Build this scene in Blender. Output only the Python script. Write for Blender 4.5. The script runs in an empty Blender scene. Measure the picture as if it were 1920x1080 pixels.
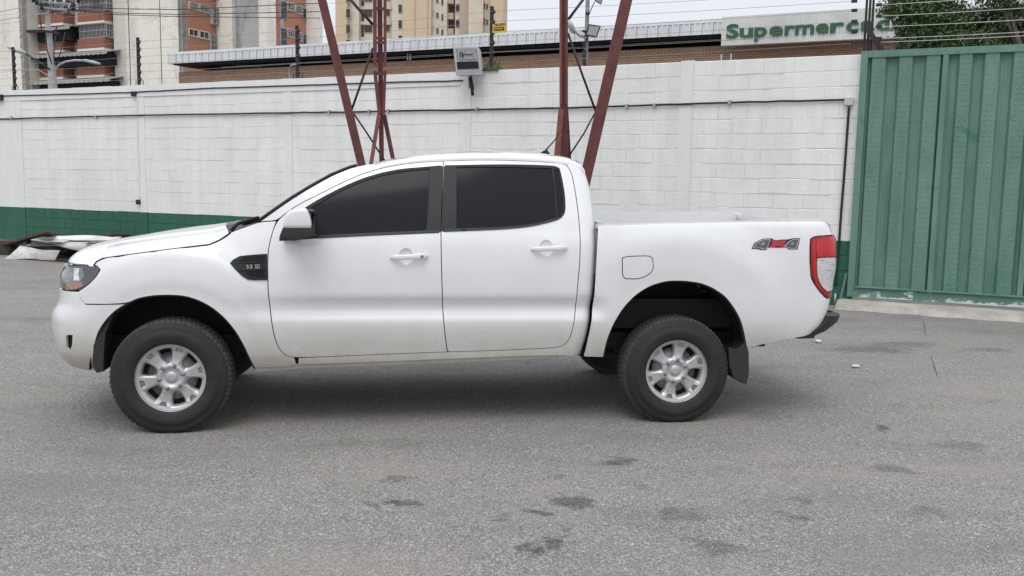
import bpy, bmesh, math, random
import numpy as np
from mathutils import Vector, Matrix
from mathutils.geometry import delaunay_2d_cdt
random.seed(7); rng = np.random.default_rng(7)
PI = math.pi
sc = bpy.context.scene
COL = sc.collection

# ------------------------------------------------------------------ camera
F, CX, CY, CH, YAW, PITCH, ROLL = 1702.24, 1.2938, -6.6063, 1.5855, 0.1411, 0.1169, 0.0165
fw = np.array([math.sin(YAW)*math.cos(PITCH), math.cos(YAW)*math.cos(PITCH), -math.sin(PITCH)])
_r0 = np.array([math.cos(YAW), -math.sin(YAW), 0]); _u0 = np.cross(_r0, fw)
cr = _r0*math.cos(ROLL)+_u0*math.sin(ROLL); cu = -_r0*math.sin(ROLL)+_u0*math.cos(ROLL)
CP = np.array([CX, CY, CH])
cam = bpy.data.cameras.new('camera'); camo = bpy.data.objects.new('camera', cam); COL.objects.link(camo)
cam.sensor_width = 36; cam.lens = F/1920*36; cam.clip_end = 2000; cam.clip_start = .05
camo.matrix_world = Matrix(((cr[0], cu[0], -fw[0], CX), (cr[1], cu[1], -fw[1], CY), (cr[2], cu[2], -fw[2], CH), (0, 0, 0, 1)))
sc.camera = camo

# ------------------------------------------------------------------ light
SUN_EL, SUN_ROT = math.radians(60), math.radians(200)
world = bpy.data.worlds.new('World'); sc.world = world; world.use_nodes = True
wn = world.node_tree; wn.nodes.clear()
sky = wn.nodes.new('ShaderNodeTexSky'); sky.sky_type = 'NISHITA'; sky.sun_disc = False
sky.sun_elevation = SUN_EL; sky.sun_rotation = SUN_ROT; sky.dust_density = 3.0; sky.air_density = 1.0
hs = wn.nodes.new('ShaderNodeHueSaturation'); hs.inputs['Saturation'].default_value = .18
mx = wn.nodes.new('ShaderNodeMix'); mx.data_type = 'RGBA'; mx.inputs[0].default_value = .8
mx.inputs[7].default_value = (8.75, 9.2, 9.95, 1)      # the even grey-white layer of cloud
bg = wn.nodes.new('ShaderNodeBackground'); bg.inputs[1].default_value = .10
wo = wn.nodes.new('ShaderNodeOutputWorld')
wn.links.new(sky.outputs[0], hs.inputs['Color']); wn.links.new(hs.outputs[0], mx.inputs[6])
tc = wn.nodes.new('ShaderNodeTexCoord'); sp = wn.nodes.new('ShaderNodeSeparateXYZ'); wn.links.new(tc.outputs['Generated'], sp.inputs[0])
cl = wn.nodes.new('ShaderNodeClamp'); wn.links.new(sp.outputs['Z'], cl.inputs[0])
ma = wn.nodes.new('ShaderNodeMath'); ma.operation = 'MULTIPLY_ADD'; ma.inputs[1].default_value = .55; ma.inputs[2].default_value = .86; wn.links.new(cl.outputs[0], ma.inputs[0])
vs_ = wn.nodes.new('ShaderNodeVectorMath'); vs_.operation = 'SCALE'; wn.links.new(mx.outputs[2], vs_.inputs[0]); wn.links.new(ma.outputs[0], vs_.inputs['Scale'])
wn.links.new(vs_.outputs[0], bg.inputs[0]); wn.links.new(bg.outputs[0], wo.inputs[0])
sun = bpy.data.lights.new('sun', 'SUN'); suno = bpy.data.objects.new('sun', sun); COL.objects.link(suno)
sun.energy = 1.1; sun.angle = math.radians(35); sun.color = (1, .97, .93)
_d = Vector((math.sin(SUN_ROT)*math.cos(SUN_EL), math.cos(SUN_ROT)*math.cos(SUN_EL), math.sin(SUN_EL)))
suno.rotation_euler = _d.to_track_quat('Z', 'Y').to_euler()
sc.view_settings.view_transform = 'Standard'; sc.view_settings.look = 'None'
sc.view_settings.exposure = 0.14; sc.view_settings.gamma = 1.0; sc.view_settings.use_curve_mapping = False

# ------------------------------------------------------------------ measuring
def proj(P):
    d = np.asarray(P, float)-CP; z = d@fw
    return np.stack([960+F*(d@cr)/z, 540-F*(d@cu)/z], -1)
def ray(x, y): return fw+cr*(x-960)/F-cu*(y-540)/F
def atY(x, y, Y):
    d = ray(x, y); return CP+d*((Y-CY)/d[1])
def atZ(x, y, Z=0.):
    d = ray(x, y); return CP+d*((Z-CH)/d[2])
def atD(x, y, D):
    return CP+ray(x, y)*D
class Face:
    """vertical plane: origin o (2D), unit direction e along it; local coords (s, z, d) d towards the viewer"""
    def __init__(s, o, e):
        s.o = np.array(o[:2], float); s.e = np.array(e[:2], float); s.e /= np.linalg.norm(s.e)
        s.n = np.array([s.e[1], -s.e[0]])
        if s.n@(CP[:2]-s.o) < 0: s.n = -s.n
    def hit(s, x, y, off=0.):
        d = ray(x, y); o = s.o+s.n*off
        t = ((o-CP[:2])@s.n)/(d[:2]@s.n); p = CP+d*t
        return float((p[:2]-s.o)@s.e), float(p[2])
    def w(s, a, z, d=0.):
        p = s.o+s.e*a+s.n*d; return (p[0], p[1], z)

# ------------------------------------------------------------------ objects
def tag(o, label=None, cat=None, group=None, kind=None):
    if label: o['label'] = label
    if cat: o['category'] = cat
    if group: o['group'] = group
    if kind: o['kind'] = kind
    return o
def empty(name, loc=(0, 0, 0), **k):
    o = bpy.data.objects.new(name, None); COL.objects.link(o); o.location = loc; o.empty_display_size = .1
    return tag(o, **k)
def mobj(name, me, parent=None, mat=None):
    o = bpy.data.objects.new(name, me); COL.objects.link(o)
    if mat is not None:
        for m in (mat if isinstance(mat, (list, tuple)) else [mat]): me.materials.append(m)
    if parent is not None:
        o.parent = parent; o.matrix_parent_inverse = Matrix.Translation(-parent_loc(parent))
    return o
def parent_loc(p):
    return p.location.copy() if p.type == 'EMPTY' else Vector((0, 0, 0))
class MB:
    """collects shapes in world coordinates, builds ONE mesh"""
    def __init__(s): s.v = []; s.f = []; s.m = []; s.sm = []
    def add(s, vs, fs, mi=0, smooth=False):
        b = len(s.v); s.v += [tuple(map(float, v)) for v in vs]
        for f in fs: s.f.append(tuple(b+i for i in f)); s.m.append(mi); s.sm.append(smooth)
        return s
    def box(s, a, b, mi=0):
        (x0, y0, z0), (x1, y1, z1) = a, b
        return s.hexa([(x0, y0, z0), (x1, y0, z0), (x1, y1, z0), (x0, y1, z0), (x0, y0, z1), (x1, y0, z1), (x1, y1, z1), (x0, y1, z1)], mi)
    def hexa(s, c, mi=0):
        return s.add(c, [(0, 3, 2, 1), (4, 5, 6, 7), (0, 1, 5, 4), (1, 2, 6, 5), (2, 3, 7, 6), (3, 0, 4, 7)], mi)
    def fbox(s, F_, a0, a1, z0, z1, d0, d1, mi=0):
        return s.hexa([F_.w(a0, z0, d0), F_.w(a1, z0, d0), F_.w(a1, z0, d1), F_.w(a0, z0, d1),
                       F_.w(a0, z1, d0), F_.w(a1, z1, d0), F_.w(a1, z1, d1), F_.w(a0, z1, d1)], mi)
    def tube(s, pts, r, n=8, mi=0, cap=True, r1=None):
        pts = [np.array(p, float) for p in pts]; k = len(pts); vs = []
        for i, p in enumerate(pts):
            t = pts[min(i+1, k-1)]-pts[max(i-1, 0)]; t /= (np.linalg.norm(t)+1e-9)
            a = np.cross(t, (0, 0, 1) if abs(t[2]) < .9 else (1, 0, 0)); a /= np.linalg.norm(a); b = np.cross(t, a)
            rr = r if r1 is None else r+(r1-r)*i/(k-1)
            for j in range(n):
                q = 2*PI*(j+.5)/n; vs.append(p+(a*math.cos(q)+b*math.sin(q))*rr)
        fs = [(i*n+j, i*n+(j+1) % n, (i+1)*n+(j+1) % n, (i+1)*n+j) for i in range(k-1) for j in range(n)]
        b0 = len(s.v); s.add(vs, fs, mi, n > 5)
        if cap: s.add([], []); s.f += [tuple(b0+j for j in range(n))[::-1], tuple(b0+(k-1)*n+j for j in range(n))]; s.m += [mi, mi]; s.sm += [False, False]
        return s
    def prism(s, poly, ax, t0, t1, mi=0):
        """poly of (a,b) pairs extruded; ax maps (a,b,t)->xyz"""
        n = len(poly); vs = [ax(a, b, t0) for a, b in poly]+[ax(a, b, t1) for a, b in poly]
        return s.add(vs, [tuple(range(n))[::-1], tuple(range(n, 2*n))]+[(i, (i+1) % n, n+(i+1) % n, n+i) for i in range(n)], mi)
    def build(s, name, mat, parent=None, bevel=0, fix=True, smooth=False):
        me = bpy.data.meshes.new(name); me.from_pydata(s.v, [], s.f)
        me.polygons.foreach_set('material_index', s.m); me.polygons.foreach_set('use_smooth', [bool(x) or smooth for x in s.sm])
        if fix or bevel:
            bm = bmesh.new(); bm.from_mesh(me)
            bmesh.ops.recalc_face_normals(bm, faces=bm.faces)
            if bevel:
                es = [e for e in bm.edges if len(e.link_faces) == 2 and e.calc_face_angle(0) > .5]
                bmesh.ops.bevel(bm, geom=es, offset=bevel, segments=2, profile=.7, affect='EDGES', clamp_overlap=True)
            bm.to_mesh(me); bm.free()
        return mobj(name, me, parent, mat)

# ------------------------------------------------------------------ materials
def nodes(name):
    m = bpy.data.materials.new(name); m.use_nodes = True; nt = m.node_tree
    return m, nt, nt.nodes['Principled BSDF']
def N(nt, t, **k):
    n = nt.nodes.new(t)
    for a, v in k.items():
        if a in n.bl_rna.properties and a not in n.inputs: setattr(n, a, v)
        else: n.inputs[a.replace('_', ' ')].default_value = v
    return n
def ramp(nt, fac, stops):
    r = nt.nodes.new('ShaderNodeValToRGB'); e = r.color_ramp.elements
    while len(e) < len(stops): e.new(.5)
    for i, (p, c) in enumerate(stops): e[i].position = p; e[i].color = (*c, 1) if len(c) == 3 else c
    nt.links.new(fac, r.inputs[0]); return r.outputs[0]
def g3(v): return (v, v, v)
def noise(nt, co, scale, detail=4, rough=.6, dist=0):
    n = nt.nodes.new('ShaderNodeTexNoise'); n.inputs['Scale'].default_value = scale; n.inputs['Detail'].default_value = detail
    n.inputs['Roughness'].default_value = rough; n.inputs['Distortion'].default_value = dist
    if co is not None: nt.links.new(co, n.inputs['Vector'])
    return n.outputs['Fac']
def wpos(nt, scale=(1, 1, 1), rotz=0):
    g = nt.nodes.new('ShaderNodeNewGeometry'); mp = nt.nodes.new('ShaderNodeMapping'); mp.inputs['Scale'].default_value = scale
    mp.inputs['Rotation'].default_value = (0, 0, rotz)
    nt.links.new(g.outputs['Position'], mp.inputs['Vector']); return mp.outputs[0]
def mix(nt, fac, a, b, mode='MIX'):
    m = nt.nodes.new('ShaderNodeMix'); m.data_type = 'RGBA'; m.blend_type = mode
    for v, i in ((fac, 0), (a, 6), (b, 7)):
        if hasattr(v, 'links') or isinstance(v, bpy.types.NodeSocket): nt.links.new(v, m.inputs[i])
        else: m.inputs[i].default_value = v if i == 0 else (*v, 1)
    return m.outputs[2]
def math_(nt, op, a, b=None, c=None, clamp=False):
    m = nt.nodes.new('ShaderNodeMath'); m.operation = op; m.use_clamp = clamp
    for i, v in enumerate((a, b, c)):
        if v is None: continue
        if isinstance(v, bpy.types.NodeSocket): nt.links.new(v, m.inputs[i])
        else: m.inputs[i].default_value = v
    return m.outputs[0]
def bump(nt, h, s, dist=.01, prev=None):
    b = nt.nodes.new('ShaderNodeBump'); b.inputs['Strength'].default_value = s; b.inputs['Distance'].default_value = dist
    nt.links.new(h, b.inputs['Height'])
    if prev is not None: nt.links.new(prev, b.inputs['Normal'])
    return b.outputs[0]
def mat(name, col, rough=.6, metal=0, var=.12, vscale=6, bumps=0, bscale=60, coat=0, spec=None, tint=None, em=None):
    m, nt, p = nodes(name)
    if var:
        co = wpos(nt); f = noise(nt, co, vscale, 5, .65)
        lo = tuple(max(0, c*(1-var)) for c in col); hi = tuple(min(1, c*(1+var)) for c in col)
        c = ramp(nt, f, [(.3, lo), (.7, hi)]); nt.links.new(c, p.inputs['Base Color'])
        if bumps: nt.links.new(bump(nt, noise(nt, co, bscale, 4), bumps), p.inputs['Normal'])
    else: p.inputs['Base Color'].default_value = (*col, 1)
    p.inputs['Roughness'].default_value = rough; p.inputs['Metallic'].default_value = metal
    p.inputs['Coat Weight'].default_value = coat
    if spec is not None: p.inputs['Specular IOR Level'].default_value = spec
    return m
def ramp_f(nt, f, a, b):
    m = nt.nodes.new('ShaderNodeMapRange'); m.inputs['From Min'].default_value = a; m.inputs['From Max'].default_value = b
    m.inputs['To Min'].default_value = 0; m.inputs['To Max'].default_value = 1; nt.links.new(f, m.inputs['Value']); return m.outputs[0]
M = {}
# car paint: white clear-coated, a film of road dust low on the doors
m, nt, p = nodes('white_paint'); co = wpos(nt)
sx = nt.nodes.new('ShaderNodeSeparateXYZ'); nt.links.new(co, sx.inputs[0])
low = math_(nt, 'SUBTRACT', 1, math_(nt, 'MULTIPLY', math_(nt, 'SUBTRACT', sx.outputs['Z'], .40), 2.6), clamp=True)
dn = noise(nt, co, 5, 6, .7, .4); d2 = noise(nt, wpos(nt, (3, 3, 1)), 40, 3, .7)
dm = math_(nt, 'MULTIPLY', math_(nt, 'POWER', low, 1.3), math_(nt, 'MULTIPLY', math_(nt, 'ADD', dn, .25), 1.15))
dm2 = math_(nt, 'MULTIPLY', ramp_f(nt, noise(nt, wpos(nt, (1.4, 1.4, .6)), 2.6, 6, .7, .5), .40, .70), .13)
dm3 = math_(nt, 'MULTIPLY', math_(nt, 'GREATER_THAN', d2, .635), math_(nt, 'MULTIPLY', low, .35))
dd = math_(nt, 'ADD', math_(nt, 'ADD', dm, dm2), dm3, clamp=True)
nt.links.new(mix(nt, dd, (.75, .755, .76), (.45, .41, .34)), p.inputs['Base Color'])
rr = math_(nt, 'ADD', math_(nt, 'MULTIPLY', dd, .4), .32); nt.links.new(rr, p.inputs['Roughness'])
p.inputs['Coat Weight'].default_value = 1.0; p.inputs['Coat Roughness'].default_value = .06
M['paint'] = m
M['paint_in'] = mat('inner_white', (.62, .62, .61), .55, var=.1)
M['black'] = mat('black_plastic', (.022, .022, .024), .5, var=.2, vscale=30)
M['gap'] = mat('gap_black', (.006, .006, .006), .9, var=0)
M['trim'] = mat('satin_black', (.016, .016, .017), .55, var=.1, spec=.3)
M['pillar'] = mat('pillar_black', (.024, .024, .025), .5, var=.1, spec=.3)
m = mat('tinted_glass', (.013, .014, .017), .10, var=0); m.node_tree.nodes['Principled BSDF'].inputs['Specular IOR Level'].default_value = .15
M['glass'] = m
M['under'] = mat('underbody', (.012, .012, .012), .8, var=.4, vscale=8)
m, nt, p = nodes('tyre_rubber'); co = wpos(nt)
c = ramp(nt, noise(nt, co, 9, 5, .7), [(.3, g3(.012)), (.6, (.019, .0185, .018)), (.8, (.040, .037, .033))]); nt.links.new(c, p.inputs['Base Color'])
p.inputs['Roughness'].default_value = .72; nt.links.new(bump(nt, noise(nt, co, 220, 2), .25, .003), p.inputs['Normal']); M['tyre'] = m
M['tread'] = mat('tread_rubber', (.060, .055, .048), .9, var=.45, vscale=40, bumps=.3, bscale=120)
M['alloy'] = mat('alloy_silver', (.52, .52, .52), .40, metal=.55, var=.08, vscale=20)
M['alloy_dark'] = mat('alloy_recess', (.30, .30, .30), .4, metal=.7, var=.1)
M['chrome'] = mat('chrome', (.75, .75, .76), .12, metal=1, var=0)
M['steel'] = mat('dull_steel', (.25, .25, .25), .5, metal=.8, var=.2)
M['redlens'] = mat('red_lens', (.50, .012, .018), .12, var=.15, vscale=14, coat=.6)
M['darkred'] = mat('dark_red_lens', (.22, .006, .012), .15, var=0, coat=.6)
m, nt, p = nodes('clear_lens'); co = wpos(nt, (2, 2, 9)); c = ramp(nt, noise(nt, co, 8, 3, .6, 1.0), [(.36, g3(.45)), (.50, g3(.85)), (.62, g3(.60)), (.70, g3(.98))])
nt.links.new(c, p.inputs['Base Color']); p.inputs['Roughness'].default_value = .12; p.inputs['Metallic'].default_value = .45; p.inputs['Coat Weight'].default_value = 1
M['clear'] = m
M['hl_dark'] = mat('headlamp_dark', (.045, .047, .050), .10, var=.5, vscale=9, coat=1)
M['hl_mid'] = mat('headlamp_reflector', (.16, .17, .18), .15, metal=.5, var=.6, vscale=20, coat=1)
M['amber'] = mat('amber_lens', (.30, .14, .09), .2, var=.2, vscale=30, coat=1)
M['decal_grey'] = mat('decal_grey', (.10, .10, .105), .4, var=0)
M['decal_light'] = mat('decal_light', (.38, .38, .39), .4, var=0)
M['decal_black'] = mat('decal_black', (.012, .012, .013), .4, var=0)
M['decal_red'] = mat('decal_red', (.50, .03, .04), .4, var=0)
M['rust_steel'] = mat('red_oxide_steel', (.115, .030, .028), .6, var=.35, vscale=5, bumps=.1)
M['rust_steel_lit'] = mat('red_oxide_lit', (.20, .065, .050), .6, var=.25, vscale=5)  # brighter copy of the same steel, colours the lit faces
M['rod'] = mat('dark_rod', (.035, .022, .020), .7, var=.3)
M['cable'] = mat('black_cable', (.013, .013, .014), .6, var=.2, vscale=10)
M['galv'] = mat('galvanised', (.38, .39, .39), .5, metal=.35, var=.2, vscale=12)
M['concrete'] = mat('concrete', (.40, .37, .33), .9, var=.3, vscale=3, bumps=.4, bscale=50)

def wall_mat(name, base, dark, spotty=.5, streak=.35, bs=45):
    m, nt, p = nodes(name); co = wpos(nt)
    a = noise(nt, co, .9, 6, .65); b = noise(nt, wpos(nt, (3.0, 3.0, .35)), 1.6, 5, .7)
    cc = noise(nt, co, 24, 5, .75)
    c = mix(nt, math_(nt, 'MULTIPLY', math_(nt, 'SUBTRACT', 1, ramp_f(nt, b, .30, .60)), streak), base, dark)
    c = mix(nt, math_(nt, 'MULTIPLY', math_(nt, 'SUBTRACT', 1, ramp_f(nt, a, .35, .55)), .25*spotty), c, dark)
    c = mix(nt, math_(nt, 'MULTIPLY', ramp_f(nt, cc, .68, .78), spotty*.5), c, dark)
    nt.links.new(c, p.inputs['Base Color']); p.inputs['Roughness'].default_value = .82
    h = bump(nt, noise(nt, co, bs, 6, .7), .4, .005); h = bump(nt, noise(nt, wpos(nt, (1, 1, 2.2)), 10, 4, .6, .4), .35, .012, h)
    nt.links.new(h, p.inputs['Normal']); return m
M['wall_white'] = wall_mat('wall_white', (.80, .80, .78), (.46, .45, .40), .6, .26)
M['wall_green'] = wall_mat('wall_green', (.028, .125, .080), (.016, .070, .048), .5, .35)
M['pilaster'] = wall_mat('pilaster_white', (.77, .775, .76), (.50, .49, .46), .4, .2)
m, nt, p = nodes('gate_green'); co = wpos(nt)
a = noise(nt, wpos(nt, (2.5, 2.5, .5)), 1.3, 6, .7, .5); b = noise(nt, co, 3.1, 6, .75, .6)
c = mix(nt, ramp_f(nt, a, .35, .65), (.088, .195, .155), (.145, .258, .216))
c = mix(nt, math_(nt, 'MULTIPLY', ramp_f(nt, b, .60, .68), .6), c, (.045, .15, .105))
c = mix(nt, math_(nt, 'MULTIPLY', ramp_f(nt, noise(nt, co, 14, 5, .7), .72, .76), .6), c, (.32, .36, .34))
nt.links.new(c, p.inputs['Base Color']); p.inputs['Roughness'].default_value = .55
nt.links.new(bump(nt, noise(nt, co, 3, 3), .3, .02), p.inputs['Normal']); M['gate'] = m
m, nt, p = nodes('gate_rail_worn'); co = wpos(nt); sx = nt.nodes.new('ShaderNodeSeparateXYZ'); nt.links.new(co, sx.inputs[0])
lw = math_(nt, 'SUBTRACT', 1, math_(nt, 'MULTIPLY', math_(nt, 'SUBTRACT', sx.outputs['Z'], .135), 12), clamp=True)
k_ = ramp_f(nt, math_(nt, 'ADD', noise(nt, wpos(nt, (1, 1, 2)), 5, 6, .75), math_(nt, 'MULTIPLY', lw, .16)), .60, .66)
nt.links.new(mix(nt, k_, (.09, .19, .15), (.52, .57, .54)), p.inputs['Base Color']); p.inputs['Roughness'].default_value = .7; M['gate_low'] = m
m, nt, p = nodes('corrugated_grey'); co = wpos(nt)
c = ramp(nt, noise(nt, wpos(nt, (1, 1, .15)), 1.5, 6, .7), [(.3, (.56, .57, .58)), (.65, (.70, .71, .72))]); nt.links.new(c, p.inputs['Base Color'])
p.inputs['Roughness'].default_value = .6; M['corr'] = m
M['signgreen'] = mat('sign_green', (.020, .100, .045), .5, var=.2, vscale=3)
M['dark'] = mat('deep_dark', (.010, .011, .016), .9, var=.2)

# ground
def ground_mat():
    m, nt, p = nodes('asphalt'); co = wpos(nt); L = nt.links
    big = noise(nt, co, .55, 6, .6, .3); mid = noise(nt, wpos(nt, (.7, 2.0, 1), .12), 1.9, 6, .68, .5)
    fine = noise(nt, co, 45, 4, .8)
    v = nt.nodes.new('ShaderNodeTexVoronoi'); v.inputs['Scale'].default_value = 210; L.new(co, v.inputs['Vector'])
    v2 = nt.nodes.new('ShaderNodeTexVoronoi'); v2.inputs['Scale'].default_value = 62; L.new(co, v2.inputs['Vector'])
    c = ramp(nt, big, [(.30, (.244, .226, .206)), (.5, (.276, .257, .234)), (.70, (.304, .286, .262))])
    c = mix(nt, math_(nt, 'MULTIPLY', ramp_f(nt, mid, .38, .70), .40), c, (.310, .295, .268))
    c = mix(nt, math_(nt, 'MULTIPLY', ramp_f(nt, mid, .48, .32), .42), c, (.150, .152, .150))
    # aggregate: each stone its own value
    s = nt.nodes.new('ShaderNodeSeparateColor'); L.new(v.outputs['Color'], s.inputs[0])
    s2 = nt.nodes.new('ShaderNodeSeparateColor'); L.new(v2.outputs['Color'], s2.inputs[0])
    rough_patch = ramp_f(nt, noise(nt, co, 1.3, 5, .7), .35, .62)
    k = math_(nt, 'ADD', .60, math_(nt, 'MULTIPLY', rough_patch, .40))
    st = ramp(nt, s.outputs[0], [(.0, g3(.03)), (.25, (.09, .087, .084)), (.55, (.252, .236, .216)), (.84, (.42, .40, .37)), (.95, g3(.58)), (1., g3(.85))])
    c = mix(nt, math_(nt, 'MULTIPLY', k, .68), c, st)
    c = mix(nt, math_(nt, 'MULTIPLY', math_(nt, 'GREATER_THAN', s2.outputs[0], .975), math_(nt, 'MULTIPLY', k, .45)), c, g3(.55))
    tanz = noise(nt, wpos(nt, (.6, 1.5, 1), -.14), .75, 5, .65, .5)
    c = mix(nt, math_(nt, 'MULTIPLY', ramp_f(nt, tanz, .50, .66), .42), c, (.335, .305, .262))
    c = mix(nt, math_(nt, 'MULTIPLY', ramp_f(nt, tanz, .47, .34), .40), c, (.160, .168, .170))
    c = mix(nt, math_(nt, 'MULTIPLY', ramp_f(nt, fine, .50, .30), .45), c, g3(.09))
    # oil and damp stains
    geo = nt.nodes.new('ShaderNodeNewGeometry')
    wob = nt.nodes.new('ShaderNodeTexNoise'); wob.inputs['Scale'].default_value = 7; wob.inputs['Detail'].default_value = 5; L.new(geo.outputs['Position'], wob.inputs['Vector'])
    vm = nt.nodes.new('ShaderNodeVectorMath'); vm.operation = 'MULTIPLY_ADD'; L.new(wob.outputs['Color'], vm.inputs[0]); vm.inputs[1].default_value = (.34, .34, 0); L.new(geo.outputs['Position'], vm.inputs[2])
    tot = None
    ST = [(1072, 937, 42, 11, .95), (1010, 959, 20, 7, .9), (1045, 1013, 28, 15, .8), (992, 1028, 22, 13, .7), (1335, 1025, 35, 14, .6), (1160, 864, 30, 8, .7),
          (765, 942, 24, 7, .7), (700, 944, 20, 5, .55), (745, 895, 24, 5, .6), (1275, 965, 26, 8, .55), (1485, 972, 26, 8, .6), (1505, 940, 20, 6, .55),
          (1655, 803, 14, 4, .8), (1670, 878, 30, 9, .55), (1740, 958, 26, 9, .45), (1630, 655, 80, 5, .6), (1690, 645, 60, 4, .5), (1850, 655, 40, 4, .5),
          (1052, 892, 16, 6, .5), (940, 972, 18, 4, .5), (900, 1035, 24, 9, .45), (1800, 835, 40, 8, .45), (1440, 780, 40, 8, .35), (1560, 600, 60, 5, .3), (700, 828, 120, 5, .25),(1210,912,20,5,.3), (60, 600, 60, 5, .3)]
    for x, y, rx, ry, a in ST:
        c0 = atZ(x, y); hx = np.linalg.norm(atZ(x+rx, y)-c0)*1.25; hy = np.linalg.norm(atZ(x, y+ry)-c0)*1.25
        mp = nt.nodes.new('ShaderNodeMapping'); mp.vector_type = 'POINT'
        # (p - c0) rotated & scaled
        sb = nt.nodes.new('ShaderNodeVectorMath'); sb.operation = 'SUBTRACT'; L.new(vm.outputs[0], sb.inputs[0]); sb.inputs[1].default_value = (c0[0]+.17, c0[1]+.17, 0)
        mp.inputs['Rotation'].default_value = (0, 0, YAW); mp.inputs['Scale'].default_value = (1/hx, 1/hy, 0); L.new(sb.outputs[0], mp.inputs['Vector'])
        ln = nt.nodes.new('ShaderNodeVectorMath'); ln.operation = 'LENGTH'; L.new(mp.outputs[0], ln.inputs[0])
        r = nt.nodes.new('ShaderNodeMapRange'); r.inputs['From Min'].default_value = 1.15; r.inputs['From Max'].default_value = .55; r.inputs['To Max'].default_value = min(1, a*1.25 if a > .62 else a*.95); L.new(ln.outputs['Value'], r.inputs['Value'])
        tot = r.outputs[0] if tot is None else math_(nt, 'MAXIMUM', tot, r.outputs[0])
    tot = math_(nt, 'MULTIPLY', tot, math_(nt, 'ADD', .35, ramp_f(nt, noise(nt, co, 16, 5, .8), .35, .6)), clamp=True)
    c = mix(nt, tot, c, mix(nt, .25, (.055, .053, .045), st))
    L.new(c, p.inputs['Base Color']); p.inputs['Roughness'].default_value = .9; p.inputs['Specular IOR Level'].default_value = .3
    h = bump(nt, v.outputs['Distance'], .6, .006); h = bump(nt, fine, .5, .004, h); h = bump(nt, mid, .5, .02, h)
    L.new(h, p.inputs['Normal']); return m
M['asphalt'] = ground_mat()

# ------------------------------------------------------------------ GROUND
n = 70; S = 260.
xs = np.sign(np.linspace(-1, 1, n))*np.abs(np.linspace(-1, 1, n))**3*S
b = MB(); vs = []
for j in range(n):
    for i in range(n):
        X, Y = xs[i]+1, xs[j]-2
        r = min(1, (math.hypot(X-1.5, Y)/3)**2)*.006 if abs(X) < 12 and abs(Y) < 12 else 0
        vs.append((X, Y, -abs(math.sin(X*1.7)+math.sin(Y*2.3+X))*r*.5))
b.add(vs, [(j*n+i, j*n+i+1, (j+1)*n+i+1, (j+1)*n+i) for j in range(n-1) for i in range(n-1)], 0, True)
tag(b.build('ground', M['asphalt'], fix=False), kind='structure')
# ------------------------------------------------------------------ the pickup
class Herm:
    def __init__(s, x, y):
        s.x = np.array(x, float); s.y = np.array(y, float); h = np.diff(s.x); d = np.diff(s.y)/h
        m = np.zeros(len(x)); m[0] = d[0]; m[-1] = d[-1]
        for i in range(1, len(x)-1):
            m[i] = 0 if d[i-1]*d[i] <= 0 else 2*d[i-1]*d[i]/(d[i-1]+d[i])
        s.m = m; s.h = h
    def __call__(s, t):
        t = np.clip(np.asarray(t, float), s.x[0], s.x[-1]); i = np.clip(np.searchsorted(s.x, t)-1, 0, len(s.h)-1)
        h = s.h[i]; q = (t-s.x[i])/h
        return (1+2*q)*(1-q)**2*s.y[i]+q*(1-q)**2*h*s.m[i]+q*q*(3-2*q)*s.y[i+1]+q*q*(q-1)*h*s.m[i+1]
def sst(x, a, b):
    t = np.clip((np.asarray(x, float)-a)/(b-a), 0, 1); return t*t*(3-2*t)
w_door = Herm([.34, .38, .42, .455, .475, .52, .60, .66, .69, .712, .742, .775, .82, .862, .90, 1.0, 1.08, 1.16, 1.22, 1.27, 1.36, 1.5, 1.62, 1.72, 1.78],
              [.78, .815, .838, .848, .853, .863, .882, .8935, .8965, .892, .878, .871, .884, .902, .906, .908, .905, .898, .886, .868, .836, .778, .722, .672, .64])
w_box = Herm([.34, .42, .50, .60, .72, .85, 1.0, 1.12, 1.22, 1.29, 1.33, 1.355, 1.37],
             [.80, .845, .872, .892, .902, .906, .906, .903, .898, .888, .876, .858, .835])
w_fen = Herm([.34, .40, .50, .62, .75, .90, 1.0, 1.08, 1.16, 1.22, 1.30, 1.5, 1.72],
             [.79, .82, .865, .885, .890, .888, .880, .866, .845, .825, .80, .75, .66])
FW, RW = (.015, .36), (3.165, .40)
FL1 = Herm([.45, .53, .590, .605, .725, .745, .80, .90, 1.0], [.016, .020, .0285, .030, .0335, .0325, .020, .004, 0])
FL2 = Herm([.45, .56, .640, .66, .80, .85, .93, 1.05, 1.2], [.020, .024, .030, .031, .036, .033, .020, .004, 0])
def flare(X, Z):
    r1 = np.hypot(X-FW[0], Z-FW[1]); r2 = np.hypot(X-RW[0], Z-RW[1])
    f1 = FL1(r1); f2 = FL2(r2)
    f1 = f1*sst(Z, .30, .5)*(1-sst(X, .40, .66)); f2 = f2*sst(Z, .42, .70)*sst(X, 2.60, 2.85)*(1-sst(X, 3.7, 4.1))
    return f1+f2
def Wb(X, Z):
    a = sst(X, 2.60, 2.78); b_ = 1-sst(X, .15, 1.0)
    w = w_door(Z)*(1-a)*(1-b_)+w_box(Z)*a+w_fen(Z)*b_
    w = w-.035*np.clip((.1-X)/.5, 0, 1.2)**2-.022*np.clip((X-3.5)/.8, 0, 1.2)**2
    return w
XC = -.30; LN = .95
nose = Herm([0.34, 0.37, 0.4, 0.43, 0.46, 0.5, 0.55, 0.62, 0.68, 0.73, 0.76, 0.79, 0.83, 0.88, 0.94, 0.99, 1.03, 1.08, 1.3], [0.4267, 0.4796, 0.5191, 0.5391, 0.5506, 0.5576, 0.5648, 0.573, 0.5732, 0.5558, 0.5341, 0.5173, 0.5115, 0.5112, 0.5019, 0.4772, 0.4677, 0.4577, .40])
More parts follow.
